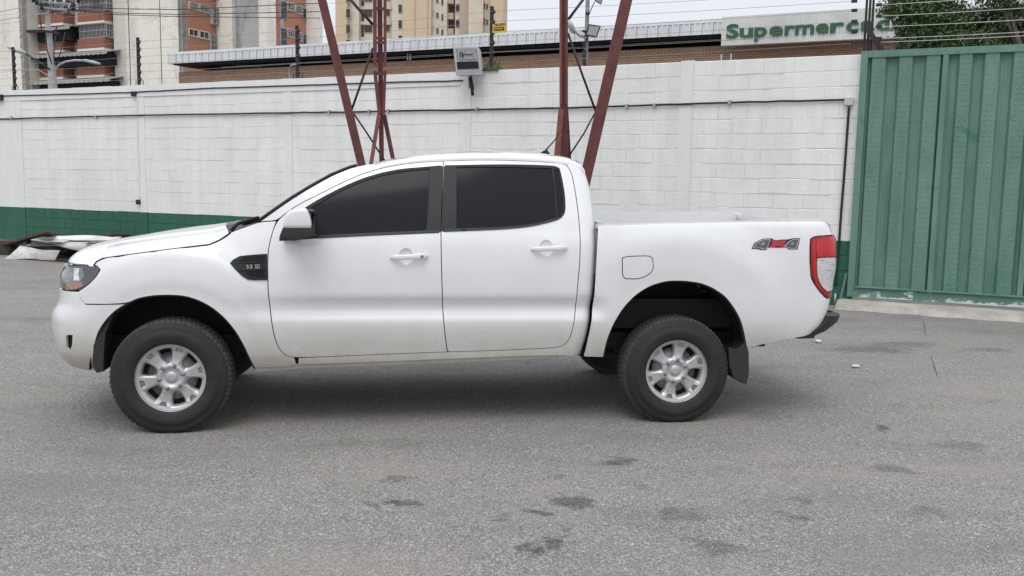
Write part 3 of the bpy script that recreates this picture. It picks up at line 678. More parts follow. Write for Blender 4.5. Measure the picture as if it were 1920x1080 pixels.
# windscreen
wl = [P_cab(*q) for q in IC([(487, 415.6), (512, 397.6), (549, 372), (586, 349.5), (623, 329), (657, 315), (671, 311.5)])]
b = MB(); vs = []; ny = 28; m_ = len(wl)
for i, e in enumerate(wl):
    for j in range(ny+1):
        s = -1+2*j/ny; bul = .030*(1-abs(s)**2.2)
        vs.append((e[0]+.004-bul*.80-(.05*(1-abs(s)**2))*(1-.35*i/(m_-1)), e[1]*-s*-1 if False else abs(e[1])*s*.995, e[2]+bul*.35))
b.add(vs, [(i*(ny+1)+j, (i+1)*(ny+1)+j, (i+1)*(ny+1)+j+1, i*(ny+1)+j+1) for i in range(m_-1) for j in range(ny)], 0, True)
b.build('windshield', M['glass'], TRUCK)
for sgn in (-1, 1):
    b = MB(); b.tube([(e[0]-.006, sgn*(abs(e[1])-.004), e[2]+.004) for e in wl], .011, 6); b.build('windshield_seal', M['trim'], TRUCK)
# cab back wall with rear window
b = MB(); zs = [.5, .8, 1.1, 1.36, 1.5, 1.6, 1.66, 1.70, 1.74]; vs = []
for z in zs:
    for j in range(21):
        s = -1+2*j/20; w = float(w_door(z))-RC+.015; vs.append((float(cabend(z))+.02*(1-s*s)-.004, s*w, z))
b.add(vs, [(i*21+j, i*21+j+1, (i+1)*21+j+1, (i+1)*21+j) for i in range(len(zs)-1) for j in range(20)], 0, True); b.build('cab_back', M['paint'], TRUCK)
b = MB(); vs = []
for z in (1.40, 1.5, 1.6, 1.66):
    for j in range(9): s = -1+2*j/8; w = .60-.07*(z-1.4)/.26; q = s*w/(float(w_door(z))-RC+.015); vs.append((float(cabend(z))+.02*(1-q*q)+.0, s*w, z))
b.add(vs, [(i*9+j, i*9+j+1, (i+1)*9+j+1, (i+1)*9+j) for i in range(3) for j in range(8)], 0, True); b.build('back_window', M['glass'], TRUCK)
# antenna
pa = atY(1022, 284, 0.0); b = MB()
zr_ = roofp(pa[0], 0)[1]
b.prism([(-.055, 0), (.035, 0), (.03, .022), (.012, .042), (-.004, .040), (-.05, .010)], lambda a, c, t: (pa[0]+a, t, zr_-.004+c), -.02, .02)
pe = atY(1055, 240, 0.0); b.tube([(pa[0]+.005, 0, zr_+.035), (pa[0]+.012+(pe[0]-pa[0])*.5, 0, (zr_+.035+pe[2])/2), (pe[0]+.0, 0, pe[2])], .006, 8, r1=.003)
b.build('antenna', M['trim'], TRUCK)
# grille and number plate area at the front
b = MB()
for i in range(12):
    s0, s1 = -.46+i*.92/12, -.46+(i+1)*.92/12
    x0, x1 = [float(nosex(k))+.025 for k in (s0, s1)]
    for z0 in (.875, .925, .975): b.hexa([(x0-.015, s0, z0), (x1-.015, s1, z0), (x1+.04, s1, z0), (x0+.04, s0, z0), (x0-.015, s0, z0+.028), (x1-.015, s1, z0+.028), (x1+.04, s1, z0+.028), (x0+.04, s0, z0+.028)])
b.build('grille_bars', M['chrome'], TRUCK)
b = MB()
for i in range(12):
    s0, s1 = -.62+i*1.24/12, -.62+(i+1)*1.24/12; x0, x1 = [float(nosex(k))+.03 for k in (s0, s1)]
    b.hexa([(x0, s0, .85), (x1, s1, .85), (x1+.1, s1, .85), (x0+.1, s0, .85), (x0, s0, 1.03), (x1, s1, 1.03), (x1+.1, s1, 1.03), (x0+.1, s0, 1.03)])
b.build('grille', M['black'], TRUCK)
# ---- cargo bed inside, tailgate
b = MB()
b.box((2.70, -.44, .80), (4.20, .44, .84)); b.box((2.69, -.74, .80), (2.73, .74, 1.33))
b.build('bed_liner', M['paint_in'], TRUCK)
for sd in (-1, 1):
    q = IM(box_top); b = MB()
    pts = [P_main(*a) for a in q[:-1]]+[P_main(4.15, q[-1][1]), P_main(4.15, q[-1][1])+np.array([.11, 0, 0])]
    for i in range(len(pts)-1):
        a_, c_ = pts[i], pts[i+1]
        for (o0, o1, zt, zb) in ((.0, .085, .004, -.02), (.075, .085, -.02, -.32)):
            b.hexa([(a_[0], -sd*(a_[1]+o0), a_[2]+zb), (c_[0], -sd*(c_[1]+o0), c_[2]+zb), (c_[0], -sd*(c_[1]+o1), c_[2]+zb), (a_[0], -sd*(a_[1]+o1), a_[2]+zb),
                    (a_[0], -sd*(a_[1]+o0), a_[2]+zt), (c_[0], -sd*(c_[1]+o0), c_[2]+zt), (c_[0], -sd*(c_[1]+o1), c_[2]+zt), (a_[0], -sd*(a_[1]+o1), a_[2]+zt)])
    b.build('bed_rail', M['paint'], TRUCK)
b = MB(); vs = []; prof = [(z, float(tail(z))) for z in (.70, .8, .9, 1.0, 1.1, 1.2, 1.28, 1.33)]
for z, x in prof:
    for j in range(13): s = -.785+1.57*j/12; vs.append((x+.012*(1-(s/.785)**2), s, z))
for z, x in reversed(prof): 
    for j in range(13): s = -.785+1.57*j/12; vs.append((x-.055, s, z+.012))
k = len(prof)*2
b.add(vs, [(i*13+j, i*13+j+1, (i+1)*13+j+1, (i+1)*13+j) for i in range(k-1) for j in range(12)], 0, True)
tg = b.build('tailgate', M['paint'], TRUCK)
b = MB(); b.box((4.352, -.12, 1.02), (4.385, .12, 1.09)); b.build('handle', M['black'], tg, bevel=.006)
# rear bumper: black step wrapping round the corner
rb = [(1516, 630), (1536, 615.5), (1544, 600), (1551, 585)]
b = MB(); vs = []
zt = [.558, .57, .60, .66, .70, .712]
xe = Herm([.545, .58, .62, .68, .712], [4.19, 4.29, 4.37, 4.425, 4.43])
ang = np.linspace(0, PI/2, 12)
def ring(z, sc_=1., dz=0):
    pts = []; xo = float(xe(z)); st = 4.185+(z-.545)*.5
    r = .16; W0 = .865
    a = [(st, W0-.01), (min(st+.05, xo-r), W0)]
    a += [(xo-r+r*math.sin(t), W0-r+r*math.cos(t)) for t in ang]
    a += [(xo+.02, .3)]
    full = [(x, -y) for x, y in a]+[(x, y) for x, y in reversed(a)]
    return [(x, y, z+dz) for x, y in full]
rings = [ring(z) for z in zt]; L = len(rings[0])
top = [(x-.05 if x > 4.2 else x, y*.93, .714) for x, y, z in rings[-1]]; inn = [(x-.22, y*.85, .714) for x, y, z in rings[-1]]; bot = [(x, y*.93, .56) for x, y, z in rings[0]]
allr = [bot]+rings+[top, inn]
for r_ in allr: vs += r_
b.add(vs, [(i*L+j, i*L+j+1, (i+1)*L+j+1, (i+1)*L+j) for i in range(len(allr)-1) for j in range(L-1)], 0, False)
rbo = b.build('rear_bumper', M['black'], TRUCK, bevel=.0)
# chrome-free step pad
b = MB()
for i in range(6): b.box((4.30+i*.018, -.70, .716), (4.306+i*.018, .70, .722))
b.build('step_tread', M['trim'], TRUCK)
# ---- wheel wells, chassis
for wx, wz, R_ in ((FW[0], .36, .515), (3.17, .42, .56)):
    for sd in (-1, 1):
        b = MB(); vs = []; na = 28
        for i in range(na+1):
            a_ = .06+(PI-.12)*i/na
            for y_ in (.828, .78, .60, .45): vs.append((wx+R_*math.cos(a_), sd*y_, wz+R_*math.sin(a_)))
        b.add(vs, [(i*4+j, i*4+j+1, (i+1)*4+j+1, (i+1)*4+j) for i in range(na) for j in range(3)], 0, True)
        c_ = [(wx+R_*math.cos(PI*i/na), wz+R_*math.sin(PI*i/na)) for i in range(na+1)]
        b.add([(x, sd*.45, z) for x, z in c_], [tuple(range(na+1))])
        b.build('wheel_liner', M['under'], TRUCK, fix=False)
b = MB()
for sd in (-1, 1):
    b.box((-.62, sd*.50-.04, .44), (3.9, sd*.50+.04, .56)); b.tube([(.0, sd*.5, .45), (.1, sd*.72, .36)], .03, 8)
    b.tube([(2.4, sd*.52, .44), (3.2, sd*.56, .36), (3.85, sd*.54, .52)], .022, 6)
b.box((-.55, -.42, .33), (.55, .42, .5)); b.box((.55, -.79, .425), (2.40, .79, .50)); b.box((2.40, -.70, .46), (2.62, .70, .52)); b.box((2.62, -.62, .60), (4.1, .62, .80)); b.box((.9, -.60, .385), (2.4, -.12, .43)); b.box((.7, .1, .36), (2.5, .6, .43)); b.box((3.5, -.5, .44), (4.0, .45, .62))  # wide low belly plates added to deepen the shade under the truck
b.tube([(3.2, -.72, .34), (3.2, .72, .34)], .05, 10); b.box((3.05, -.14, .22), (3.35, .14, .46)); b.box((1.4, -.2, .30), (1.9, .2, .45))
b.tube([(1.9, .3, .38), (3.6, .35, .42), (4.2, .5, .45)], .03, 8)
b.build('chassis', M['under'], TRUCK)
b = MB(); b.tube([(3.75, .46, .47), (4.02, .46, .47)], .05, 12); b.build('exhaust_pipe', M['under'], TRUCK)
b = MB()
for y_ in (-.45, ):
    for x_ in (2.85, 2.98, 3.35, 3.5): b.tube([(x_, -.449, .70), (x_, -.452, .70)], .018, 12)
    b.tube([(2.78, -.449, .66), (2.78, -.455, .66)], .045, 14)
b.build('bed_brace', M['gap'], TRUCK)
# mud flaps
for sd in (-1, 1):
    q = [(1364, 650), (1378, 655), (1397, 640), (1402, 660), (1402, 700), (1398, 719), (1388, 717), (1374, 708), (1366, 685)]
    pts = [atY(x, y, -.86) for x, y in q]; b = MB()
    b.prism([(p_[0], p_[2]) for p_ in pts], lambda a, c, t: (a, t*-sd*-1, c), .72, .88); b.build('mud_flap', M['black'], TRUCK, bevel=.004)
    q = [(175, 648), (184, 622), (201, 597), (214, 588), (206, 604), (197, 625), (195, 650), (193, 697), (181, 699.5), (176, 688)]
    pts = [atY(x, y, -.86) for x, y in q]; b = MB()
    b.prism([(p_[0], p_[2]) for p_ in pts], lambda a, c, t: (a, t*sd, c), .70, .858); b.build('arch_liner', M['black'], TRUCK)
# arch edge lips
for sd in (-1, 1):
    for l in (arch_f+[(222, 578), (201, 597), (184, 622), (177, 647), (175, 672)], arch_r):
        q = [np.array(p_) for p_ in IM(l)]; run = []
        for i in range(len(q)-1):
            m0 = (q[min(i+1, len(q)-1)]-q[max(i-1, 0)])/2; m1 = (q[min(i+2, len(q)-1)]-q[i])/2
            for t in np.linspace(0, 1, 5, endpoint=False): run.append((2*t**3-3*t**2+1)*q[i]+(t**3-2*t**2+t)*m0+(3*t**2-2*t**3)*q[i+1]+(t**3-t**2)*m1)
        run.append(q[-1])
        pp = [P_main(*p_) for p_ in run]
        b = MB(); b.tube([(p_[0], -sd*(p_[1]+.016), p_[2]) for p_ in pp], .012, 6); b.build('arch_lip', M['black'], TRUCK)
# ---- mirror
for sd in (-1, 1):
    A = lambda l: [(lambda p_: (p_[0], p_[2]))(atY(x, y, -1.03)) for x, y in l]
    mr = empty('side_mirror'); mr.parent = TRUCK; mr.matrix_parent_inverse = Matrix.Translation(-TRUCK.location)
    def mprism(l, y0, y1, name, mt, bv):
        b = MB(); b.prism(A(l), lambda a, c, t: (a, sd*t, c), y0, y1)
        o = b.build(name, mt, None, bevel=bv, smooth=True)
        o.parent = mr; o.matrix_parent_inverse = Matrix.Identity(4); return o
    mprism([(533, 427), (534, 410), (538, 400), (545, 393.5), (556, 390.5), (570, 390), (578, 393), (583, 402), (586, 414), (587, 427)], .955, 1.115, 'mirror_cap', M['paint'], .022)
    mprism([(533, 426), (587, 426.5), (589, 400), (580, 392), (589, 395), (592.5, 410), (593, 441), (588, 442), (573, 447), (552, 450), (541, 449), (533, 442)], .95, 1.108, 'mirror_base', M['black'], .008)
    mprism([(524, 445), (532, 422), (548, 420), (560, 446), (545, 451), (525, 451)], .875, .965, 'mirror_arm', M['black'], .006)
    b = MB(); b.prism(A([(585, 400), (594, 400), (594, 438), (585, 438)]), lambda a, c, t: (a, sd*t, c), .965, 1.095); o = b.build('mirror_glass', M['glass']); o.parent = mr; o.matrix_parent_inverse = Matrix.Identity(4)
    patch('mirror_sail', IC([(592, 412), (606, 420), (618, 440), (598, 442), (590, 425)]), M['gap'], TRUCK, P_cab, sd, off=-.006, gap=0)
# ---- decals
def decal(px_, mt, parent, off, name, thick=.0008):
    return patch(name, IM(px_), mt, parent, P_main, -1, off=off, gap=0, thick=thick, ch=0, res=.02)
Z8 = lambda l: [(1390+x/4.32, 400+y/4.32) for x, y in l]
side_ = [o for o in bpy.data.objects if o.name.startswith('cargo_bed_side')][0]
dec = decal(Z8([(82, 288), (104, 240), (172, 206), (245, 202), (262, 214), (290, 218), (330, 212), (368, 212), (415, 202), (476, 200), (468, 236), (462, 262), (455, 292), (382, 292), (372, 278), (240, 278), (212, 278), (205, 296), (146, 297), (146, 290)]), M['decal_black'], side_, .0022, 'badge')
decal(Z8([(222, 276), (240, 256), (250, 240), (238, 222), (262, 218), (290, 226), (330, 217), (366, 217), (345, 245), (352, 265), (372, 276), (330, 276), (292, 262), (258, 278)]), M['decal_red'], side_, .0032, 'badge_cross')
for l in ([(92, 282), (110, 244), (174, 211), (238, 208), (226, 238), (218, 262), (206, 290), (156, 291), (152, 283)], [(352, 276), (346, 262), (372, 234), (416, 208), (470, 206), (456, 252), (448, 287), (390, 287), (380, 277)]):
    decal(Z8(l), M['decal_light'], side_, .0042, 'badge_numeral')
for l in ([(102, 278), (118, 247), (178, 217), (228, 214), (212, 262), (200, 284), (164, 285), (160, 278)], [(362, 272), (356, 262), (380, 238), (420, 214), (460, 212), (446, 252), (440, 281), (396, 281), (388, 273)]):
    decal(Z8(l), M['decal_grey'], side_, .0052, 'badge_numeral')
for l in ([(150, 254), (184, 232), (180, 254)], [(390, 252), (424, 232), (418, 252)]):
    decal(Z8(l), M['decal_light'], side_, .0062, 'badge_numeral')
def text_mesh(txt, size, ext=.0, offset=0., align='LEFT', space=1.):
    cu_ = bpy.data.curves.new('t', 'FONT'); cu_.body = txt; cu_.size = size; cu_.extrude = ext; cu_.offset = offset; cu_.align_x = align; cu_.space_character = space
    cu_.resolution_u = 4
    o = bpy.data.objects.new('t', cu_); COL.objects.link(o); dg = bpy.context.evaluated_depsgraph_get()
    me = bpy.data.meshes.new_from_object(o.evaluated_get(dg)); bpy.data.objects.remove(o); bpy.data.curves.remove(cu_); me.materials.clear(); return me
def place_text(me, org, ex, ez, name, mt, parent=None):
    ex = Vector(ex).normalized(); ez = Vector(ez).normalized(); ny_ = ex.cross(ez)
    T = Matrix(((ex.x, ez.x, ny_.x, org[0]), (ex.y, ez.y, ny_.y, org[1]), (ex.z, ez.z, ny_.z, org[2]), (0, 0, 0, 1)))
    me.transform(T); return mobj(name, me, parent, mt)
fen_ = [o for o in bpy.data.objects if o.name.startswith('front_fender')][0]
t0 = P_main(*IM([(461, 503)])[0]); t1 = P_main(*IM([(487, 502)])[0])
place_text(text_mesh('3.2', .030, .001, .0012), (t0[0]+.004, t0[1]-.0105, t0[2]), (t1[0]-t0[0], t1[1]-t0[1], .004), (0, 0, 1), 'engine_badge', M['decal_light'], fen_)
b = MB(); bx = t0[0]+.057; by = t0[1]-.0105
for (a0, a1, c0, c1) in ((0, .026, 0, .003), (0, .026, .021, .024), (0, .003, .003, .021), (.023, .026, .003, .021)): b.box((bx+a0, by-.001, t0[2]+c0), (bx+a1, by+.002, t0[2]+c1))
b.build('engine_badge', M['decal_light'], fen_)
place_text(text_mesh('6', .020, .001, .0006), (bx+.007, by, t0[2]+.005), (1, 0, 0), (0, 0, 1), 'engine_badge', M['decal_light'], fen_)

# ---- wheels
HUBZ, RT_, RR = .344, .362, .216
def tyre_mesh():
    # profile (y offset from outer face going inward, radius)
    pf = [(.022, RR-.004), (.010, RR+.006), (.004, RR+.020), (.0, RR+.045), (-.004, RR+.075), (-.0015, RR+.0765), (-.002, RR+.098), (.006, RR+.116),
          (.020, RT_-.010), (.028, RT_-.003), (.034, RT_), (.050, RT_+.001), (.056, RT_-.010), (.064, RT_-.010), (.070, RT_+.002), (.100, RT_+.003), (.106, RT_-.009), (.114, RT_-.009), (.120, RT_+.003), (.150, RT_+.003), (.156, RT_-.009), (.164, RT_-.009),
          (.170, RT_+.002), (.200, RT_+.001), (.216, RT_-.003), (.226, RT_-.012), (.236, RR+.1), (.24, RR+.06), (.225, RR)]
    na = 280; vs = []; mi = []
    for i in range(na):
        a = 2*PI*i/na
        for k, (y, r) in enumerate(pf):
            rr_ = r
            if 8 <= k <= 25:
                ph = (i+(k//3)*2) % 4
                if ph >= 3: rr_ = min(rr_, RT_-.007) if k not in (8, 25) else r-.003
                if k in (8, 9) and (i % 4) >= 2: rr_ -= .003
            if k == 6 and (i % 4) < 2: rr_ += .001
            z = rr_*math.cos(a); x = rr_*math.sin(a); yy = y
            zz = z
            if zz < -HUBZ+.0: # flattened contact
                zz = -HUBZ
            if zz < -.25 and k < 8: yy -= .010*((-zz-.25)/.1)
            vs.append((x, yy, zz))
    n_ = len(pf); fs = []; ms = []
    for i in range(na):
        for k in range(n_-1):
            fs.append((i*n_+k, i*n_+k+1, ((i+1) % na)*n_+k+1, ((i+1) % na)*n_+k)); ms.append(1 if 8 <= k <= 25 else 0)
    me = bpy.data.meshes.new('tyre'); me.from_pydata(vs, [], fs); me.polygons.foreach_set('material_index', ms)
    me.polygons.foreach_set('use_smooth', [m_ == 0 for m_ in ms]); me.materials.append(M['tyre']); me.materials.append(M['tread'])
    bm = bmesh.new(); bm.from_mesh(me); bmesh.ops.recalc_face_normals(bm, faces=bm.faces); bm.to_mesh(me); bm.free(); return me
HA = [math.radians(a) for a in (103+60*k for k in range(6))]
def rim_mesh():
    R = RR-.006
    def pol(r, a): return np.array([r*math.cos(a), r*math.sin(a)])
    def arc(r, a0, a1, n_): return [pol(r, a0+(a1-a0)*i/n_) for i in range(n_+1)]
    loops = [arc(R, 0, 2*PI, 96)[:-1]]; holes = []; pockets = []
    for a in HA:
        w = math.radians(13.0)
        h = arc(R*.87, a-w, a+w, 8)+[pol(R*.72, a+w*1.12), pol(R*.55, a+w*1.05), pol(R*.445, a+w*.6), pol(R*.445, a-w*.6), pol(R*.55, a-w*1.05), pol(R*.72, a-w*1.12)]
        holes.append(refine(h, .008, 1))
        a2 = a+PI/6; w2 = math.radians(7.6)
        pk = arc(R*.91, a2-w2, a2+w2, 4)+[pol(R*.79, a2+w2*.62), pol(R*.79, a2-w2*.62)]
        pockets.append(refine(pk, .006, 1))
    def H(p_):   # depth: 0 at rim face, positive inward
        r = np.linalg.norm(p_, axis=-1)/R; a = np.arctan2(p_[..., 1], p_[..., 0])
        d = .022*(1-sst(r, .15, .80))*0+.012*sst(r, .25, .6)*(1-sst(r, .75, .93))+.014*(1-sst(r, .20, .34))
        d = d+.004*(1-sst(r, .93, 1.0))
        # each spoke has a raised centre
        da = np.min(np.abs((a[..., None]-np.array(HA)+PI) % (2*PI)-PI), axis=-1)
        lip = np.clip((da-math.radians(14.5))/math.radians(2.6), 0, 1)
        d = d+.011*(1-sst(lip, 0, 1))*sst(r, .38, .46)*(1-sst(r, .86, .92))
        return d
    pts = []; edges = []; ii = 0
    for l in loops+holes+pockets:
        pts += [np.array(q) for q in l]; n_ = len(l); edges += [(ii+i, ii+(i+1) % n_) for i in range(n_)]; ii += n_
    bp = np.array(pts); gx, gy = np.meshgrid(np.arange(-R, R, .0048), np.arange(-R, R, .0048)); gp = np.stack([gx.ravel(), gy.ravel()], 1)
    ok = np.linalg.norm(gp, axis=1) < R-.003
    for h in holes+pockets: ok &= ~pip(gp, h)
    gp = gp[ok]; d = np.min(np.linalg.norm(gp[:, None]-bp[None], axis=2), 1); gp = gp[d > .003]
    al = np.concatenate([bp, gp]); vo, eo, fo, *_ = delaunay_2d_cdt([Vector(q) for q in al], edges, [], 0, 1e-7)
    V = np.array([tuple(v) for v in vo]); fc = np.array([list(f) for f in fo if len(f) == 3]); cen = V[fc].mean(1)
    inh = np.zeros(len(fc), bool); inp = np.zeros(len(fc), bool)
    for h in holes: inh |= pip(cen, h)
    for h in pockets: inp |= pip(cen, h)
    fcp = fc[inp]; fc = fc[~inh & ~inp & (np.linalg.norm(cen, axis=1) < R)]
    b = MB(); h = H(V)
    b.add([(V[i, 0], h[i], V[i, 1]) for i in range(len(V))], [tuple(f) for f in fc], 0, True)
    def wall(l, d0, d1, mi, shrink=.93, floor=False):
        c = np.mean(l, 0); n_ = len(l); hh = H(np.array(l)); v1 = [(p_[0], hh[i], p_[1]) for i, p_ in enumerate(l)]
        v2 = [(c[0]+(p_[0]-c[0])*shrink, hh[i]+d1*.35, c[1]+(p_[1]-c[1])*shrink) for i, p_ in enumerate(l)]
        v3 = [(c[0]+(p_[0]-c[0])*shrink*.97, d1, c[1]+(p_[1]-c[1])*shrink*.97) for i, p_ in enumerate(l)]
        b.add(v1+v2+v3, [(i, (i+1) % n_, n_+(i+1) % n_, n_+i) for i in range(n_)]+[(n_+i, n_+(i+1) % n_, 2*n_+(i+1) % n_, 2*n_+i) for i in range(n_)], mi, False)
        if floor: b.add(v3, [tuple(range(n_))], mi)
    for l in holes: wall(l, 0, .050, 0, .92)
    for l in pockets: wall(l, 0, .012, 1, .82, True)
    # outer flange and barrel
    na = 72; vs = []; pf = [(.004, RR-.002), (-.003, RR+.002), (-.004, RR+.006), (.004, RR+.010), (.02, RR+.004)]
    for i in range(na):
        a = 2*PI*i/na
        for y, r in [(.002, R)]+pf: vs.append((r*math.cos(a), y, r*math.sin(a)))
    k = 6; b.add(vs, [(i*k+j, i*k+j+1, ((i+1) % na)*k+j+1, ((i+1) % na)*k+j) for i in range(na) for j in range(k-1)], 0, True)
    vs = []
    for i in range(na):
        a = 2*PI*i/na
        for y, r in [(.006, R-.002), (.05, R*.90), (.20, R*.93)]: vs.append((r*math.cos(a), y, r*math.sin(a)))
    b.add(vs, [(i*3+j, i*3+j+1, ((i+1) % na)*3+j+1, ((i+1) % na)*3+j) for i in range(na) for j in range(2)], 0, True)
    me = bpy.data.meshes.new('rim'); me.from_pydata(b.v, [], b.f); me.polygons.foreach_set('material_index', b.m); me.polygons.foreach_set('use_smooth', b.sm)
    me.materials.append(M['alloy']); me.materials.append(M['alloy_dark'])
    bm = bmesh.new(); bm.from_mesh(me); bmesh.ops.remove_doubles(bm, verts=bm.verts, dist=1e-5)
    bmesh.ops.recalc_face_normals(bm, faces=bm.faces); bm.to_mesh(me); bm.free(); return me
def small(fn, mt):
    b = MB(); fn(b); me = bpy.data.meshes.new('m'); me.from_pydata(b.v, [], b.f); me.polygons.foreach_set('use_smooth', [bool(s) for s in b.sm])
    bm = bmesh.new(); bm.from_mesh(me); bmesh.ops.recalc_face_normals(bm, faces=bm.faces); bm.to_mesh(me); bm.free(); me.materials.append(mt); return me
def lathe(b, pf, na=24, mi=0):
    vs = [(r*math.cos(2*PI*i/na), y, r*math.sin(2*PI*i/na)) for i in range(na) for y, r in pf]; k = len(pf)
    b.add(vs, [(i*k+j, i*k+j+1, ((i+1) % na)*k+j+1, ((i+1) % na)*k+j) for i in range(na) for j in range(k-1)], mi, True)
ME_T, ME_R = tyre_mesh(), rim_mesh()
ME_C = small(lambda b: (lathe(b, [(-.004, .0005), (-.0045, .012), (-.004, .026), (-.001, .0335), (.004, .035), (.014, .036)], 32), lathe(b, [(-.0055, .013), (-.0070, .0145), (-.0055, .016)], 24)), M['alloy'])
ME_N = small(lambda b: (lathe(b, [(-.008, .0005), (-.008, .005), (-.005, .0085), (.010, .010)], 8), lathe(b, [(.004, .0105), (.0045, .0145), (.011, .015)], 14)), M['steel'])
ME_D = small(lambda b: (lathe(b, [(.055, .03), (.055, .15), (.075, .15)], 32), lathe(b, [(.05, .005), (.05, .07), (.08, .075)], 24)), M['steel'])
ME_K = small(lambda b: lathe(b, [(.085, .0005), (.085, .19)], 32), M['under'])
for (wx, sd, rot) in ((-.012, -1, 0), (3.228, -1, 6), (-.012, 1, 20), (3.228, 1, 40)):
    w = empty('wheel'); w.parent = TRUCK; w.matrix_parent_inverse = Matrix.Translation(-TRUCK.location)
    w.location = (wx, sd*.890, HUBZ)
    if sd > 0: w.rotation_euler = (0, 0, PI)
    def wk(name, me, loc=(0, 0, 0), rot_=0):
        o = bpy.data.objects.new(name, me); COL.objects.link(o); o.parent = w; o.location = loc; o.rotation_euler = (0, -math.radians(rot_), 0); return o
    wk('tyre', ME_T); wk('rim', ME_R, (0, .040, 0), rot); wk('hub_cap', ME_C, (0, .040+.010, 0)); wk('brake_disc', ME_D, (0, .040, 0)); wk('wheel_back', ME_K, (0, .040, 0))
    if sd < 0:
        for a in HA:
            a2 = a+PI/6+math.radians(rot); wk('wheel_nut', ME_N, (.073*math.cos(a2), .040+.003, .073*math.sin(a2)))

# ------------------------------------------------------------------ WALL
PH, WD = .5902, 8.6534
e1 = np.array([math.cos(PH), -math.sin(PH)]); e2 = np.array([math.sin(PH), math.cos(PH)])
WF = Face((1.6, WD), e1)
WT, ZG, CO = 3.301, .871, .2025
sR, _ = WF.hit(1612, 300)
PW = .19; PIL = [-6.036+3.5602*k for k in range(-4, 4)]
WALL = empty('block_wall', WF.w(-2, 0, -.1), label='long white painted block wall with a green lower band behind the truck', cat='wall')
b = MB(); s0w = PIL[0]
b.fbox(WF, s0w, sR, -.1, ZG, -.16, -.007, 1); b.fbox(WF, s0w, sR, ZG, WT, -.16, -.005, 0)
b.build('wall_core', [M['wall_white'], M['wall_green']], WALL)
for k, s in enumerate(PIL):
    b = MB(); b.fbox(WF, s, s+PW, -.1, ZG, -.16, .012, 1); b.fbox(WF, s, s+PW, ZG, WT+(.015 if k in (6, 7) else .004), -.165, .012, 0)
    b.build('pilaster', [M['pilaster'], M['wall_green']], WALL)
_a, _c = WF.hit(-34, 300)[0], WF.hit(44, 300)[0]
b = MB(); b.fbox(WF, _a, _c, -.1, ZG, -.16, .013, 1); b.fbox(WF, _a, _c, ZG, WT+.004, -.163, .013, 0); b.build('smooth_pier', [M['pilaster'], M['wall_green']], WALL)
# capping beam on the left bays
b = MB(); n_ = 60
sB = PIL[6]
for i in range(n_):
    a0, a1 = s0w+(sB-s0w)*i/n_, s0w+(sB-s0w)*(i+1)/n_
    j = .012*rng.random(); b.fbox(WF, a0, a1, WT-.215, WT+.004-j, -.15, .020)
b.build('capping_beam', M['pilaster'], WALL)
def block_vs(w, h, wh, jit=0., r_=None):
    gv, gh, bv, bh, am = {0: (.0030, .0030, .0045, .0045, .0008), 1: (.0003, .0012, .0008, .0035, .0012), 2: (.0012, .0024, .0020, .0050, .0030)}[int(wh)]
    o = []; nz = r_.normal(0, am, 10) if r_ is not None else [0]*10; nh = r_.normal(0, am*.5, 10) if r_ is not None else [0]*10
    for (k, y) in ((0, -.013), (0, -.0035), (1, .0010)):
        x0, x1, z0, z1 = gv+bv*k, w-gv-bv*k, gh+bh*k, h-gh-bh*k
        ring = [(x0+(x1-x0)*i/4, z0) for i in range(5)]+[(x1+(x0-x1)*i/4, z1) for i in range(5)]
        o += [(x+(nh[i] if k else 0), y+jit, z+(nz[i] if k else nz[i]*.4)) for i, (x, z) in enumerate(ring)]
    return o
BF = [(r*10+i, r*10+(i+1) % 10, r*10+10+(i+1) % 10, r*10+10+i) for r in range(2) for i in range(10)]+[(20+i, 21+i, 28-i, 29-i) for i in range(4)]
def block_me(white, w=.4, h=CO):
    me = bpy.data.meshes.new('block'); me.from_pydata([(x, -y, z) for x, y, z in block_vs(w, h, white, 0, rng)], [], BF)
    me.materials.append(M['wall_white'] if white else M['wall_green']); return me
blocks = []
for k in range(len(PIL)):
    a0 = PIL[k]+PW; a1 = PIL[k+1] if k+1 < len(PIL) else sR
    top_k = 12 if k >= 6 else 11
    for c in range(-5, top_k):
        z = ZG+CO*c; h = CO
        if z < -.02:
            h = CO+z; z = 0.
            if h < .05: continue
        if c == top_k-1 and k < 6: h = WT-.215-z
        if h < .04: continue
        x = a0-(.2 if c % 2 else 0)-.03*(k % 3)
        while x < a1-.02:
            l, r = max(x, a0), min(x+.4, a1)
            if r-l > .05: blocks.append((l, r, z, h, (0 if c < 0 else (2 if k >= 6 else 1))))
            x += .4
TR = [(100, 480), (440, 405), (680, 300), (1090, 295), (1118, 405), (1560, 415), (1570, 620), (1400, 700), (110, 700)]
def score(bk):
    l, r, z, h, wh = bk; p_ = proj([WF.w(l, z), WF.w(r, z), WF.w(r, z+h), WF.w(l, z+h)])
    c = p_.mean(0)
    if not (-5 < c[0] < 1925 and 0 < c[1] < 1080): return 0
    A = abs(area([p_[i] for i in range(4)]))
    if pip(np.array([c]), TR)[0]: return A*.001
    return A
blocks.sort(key=score, reverse=True)
bmW = {w_: [block_me(w_) for _ in range(7)] for w_ in (0, 1, 2)}
rest = MB()
ang_w = math.atan2(e1[1], e1[0])
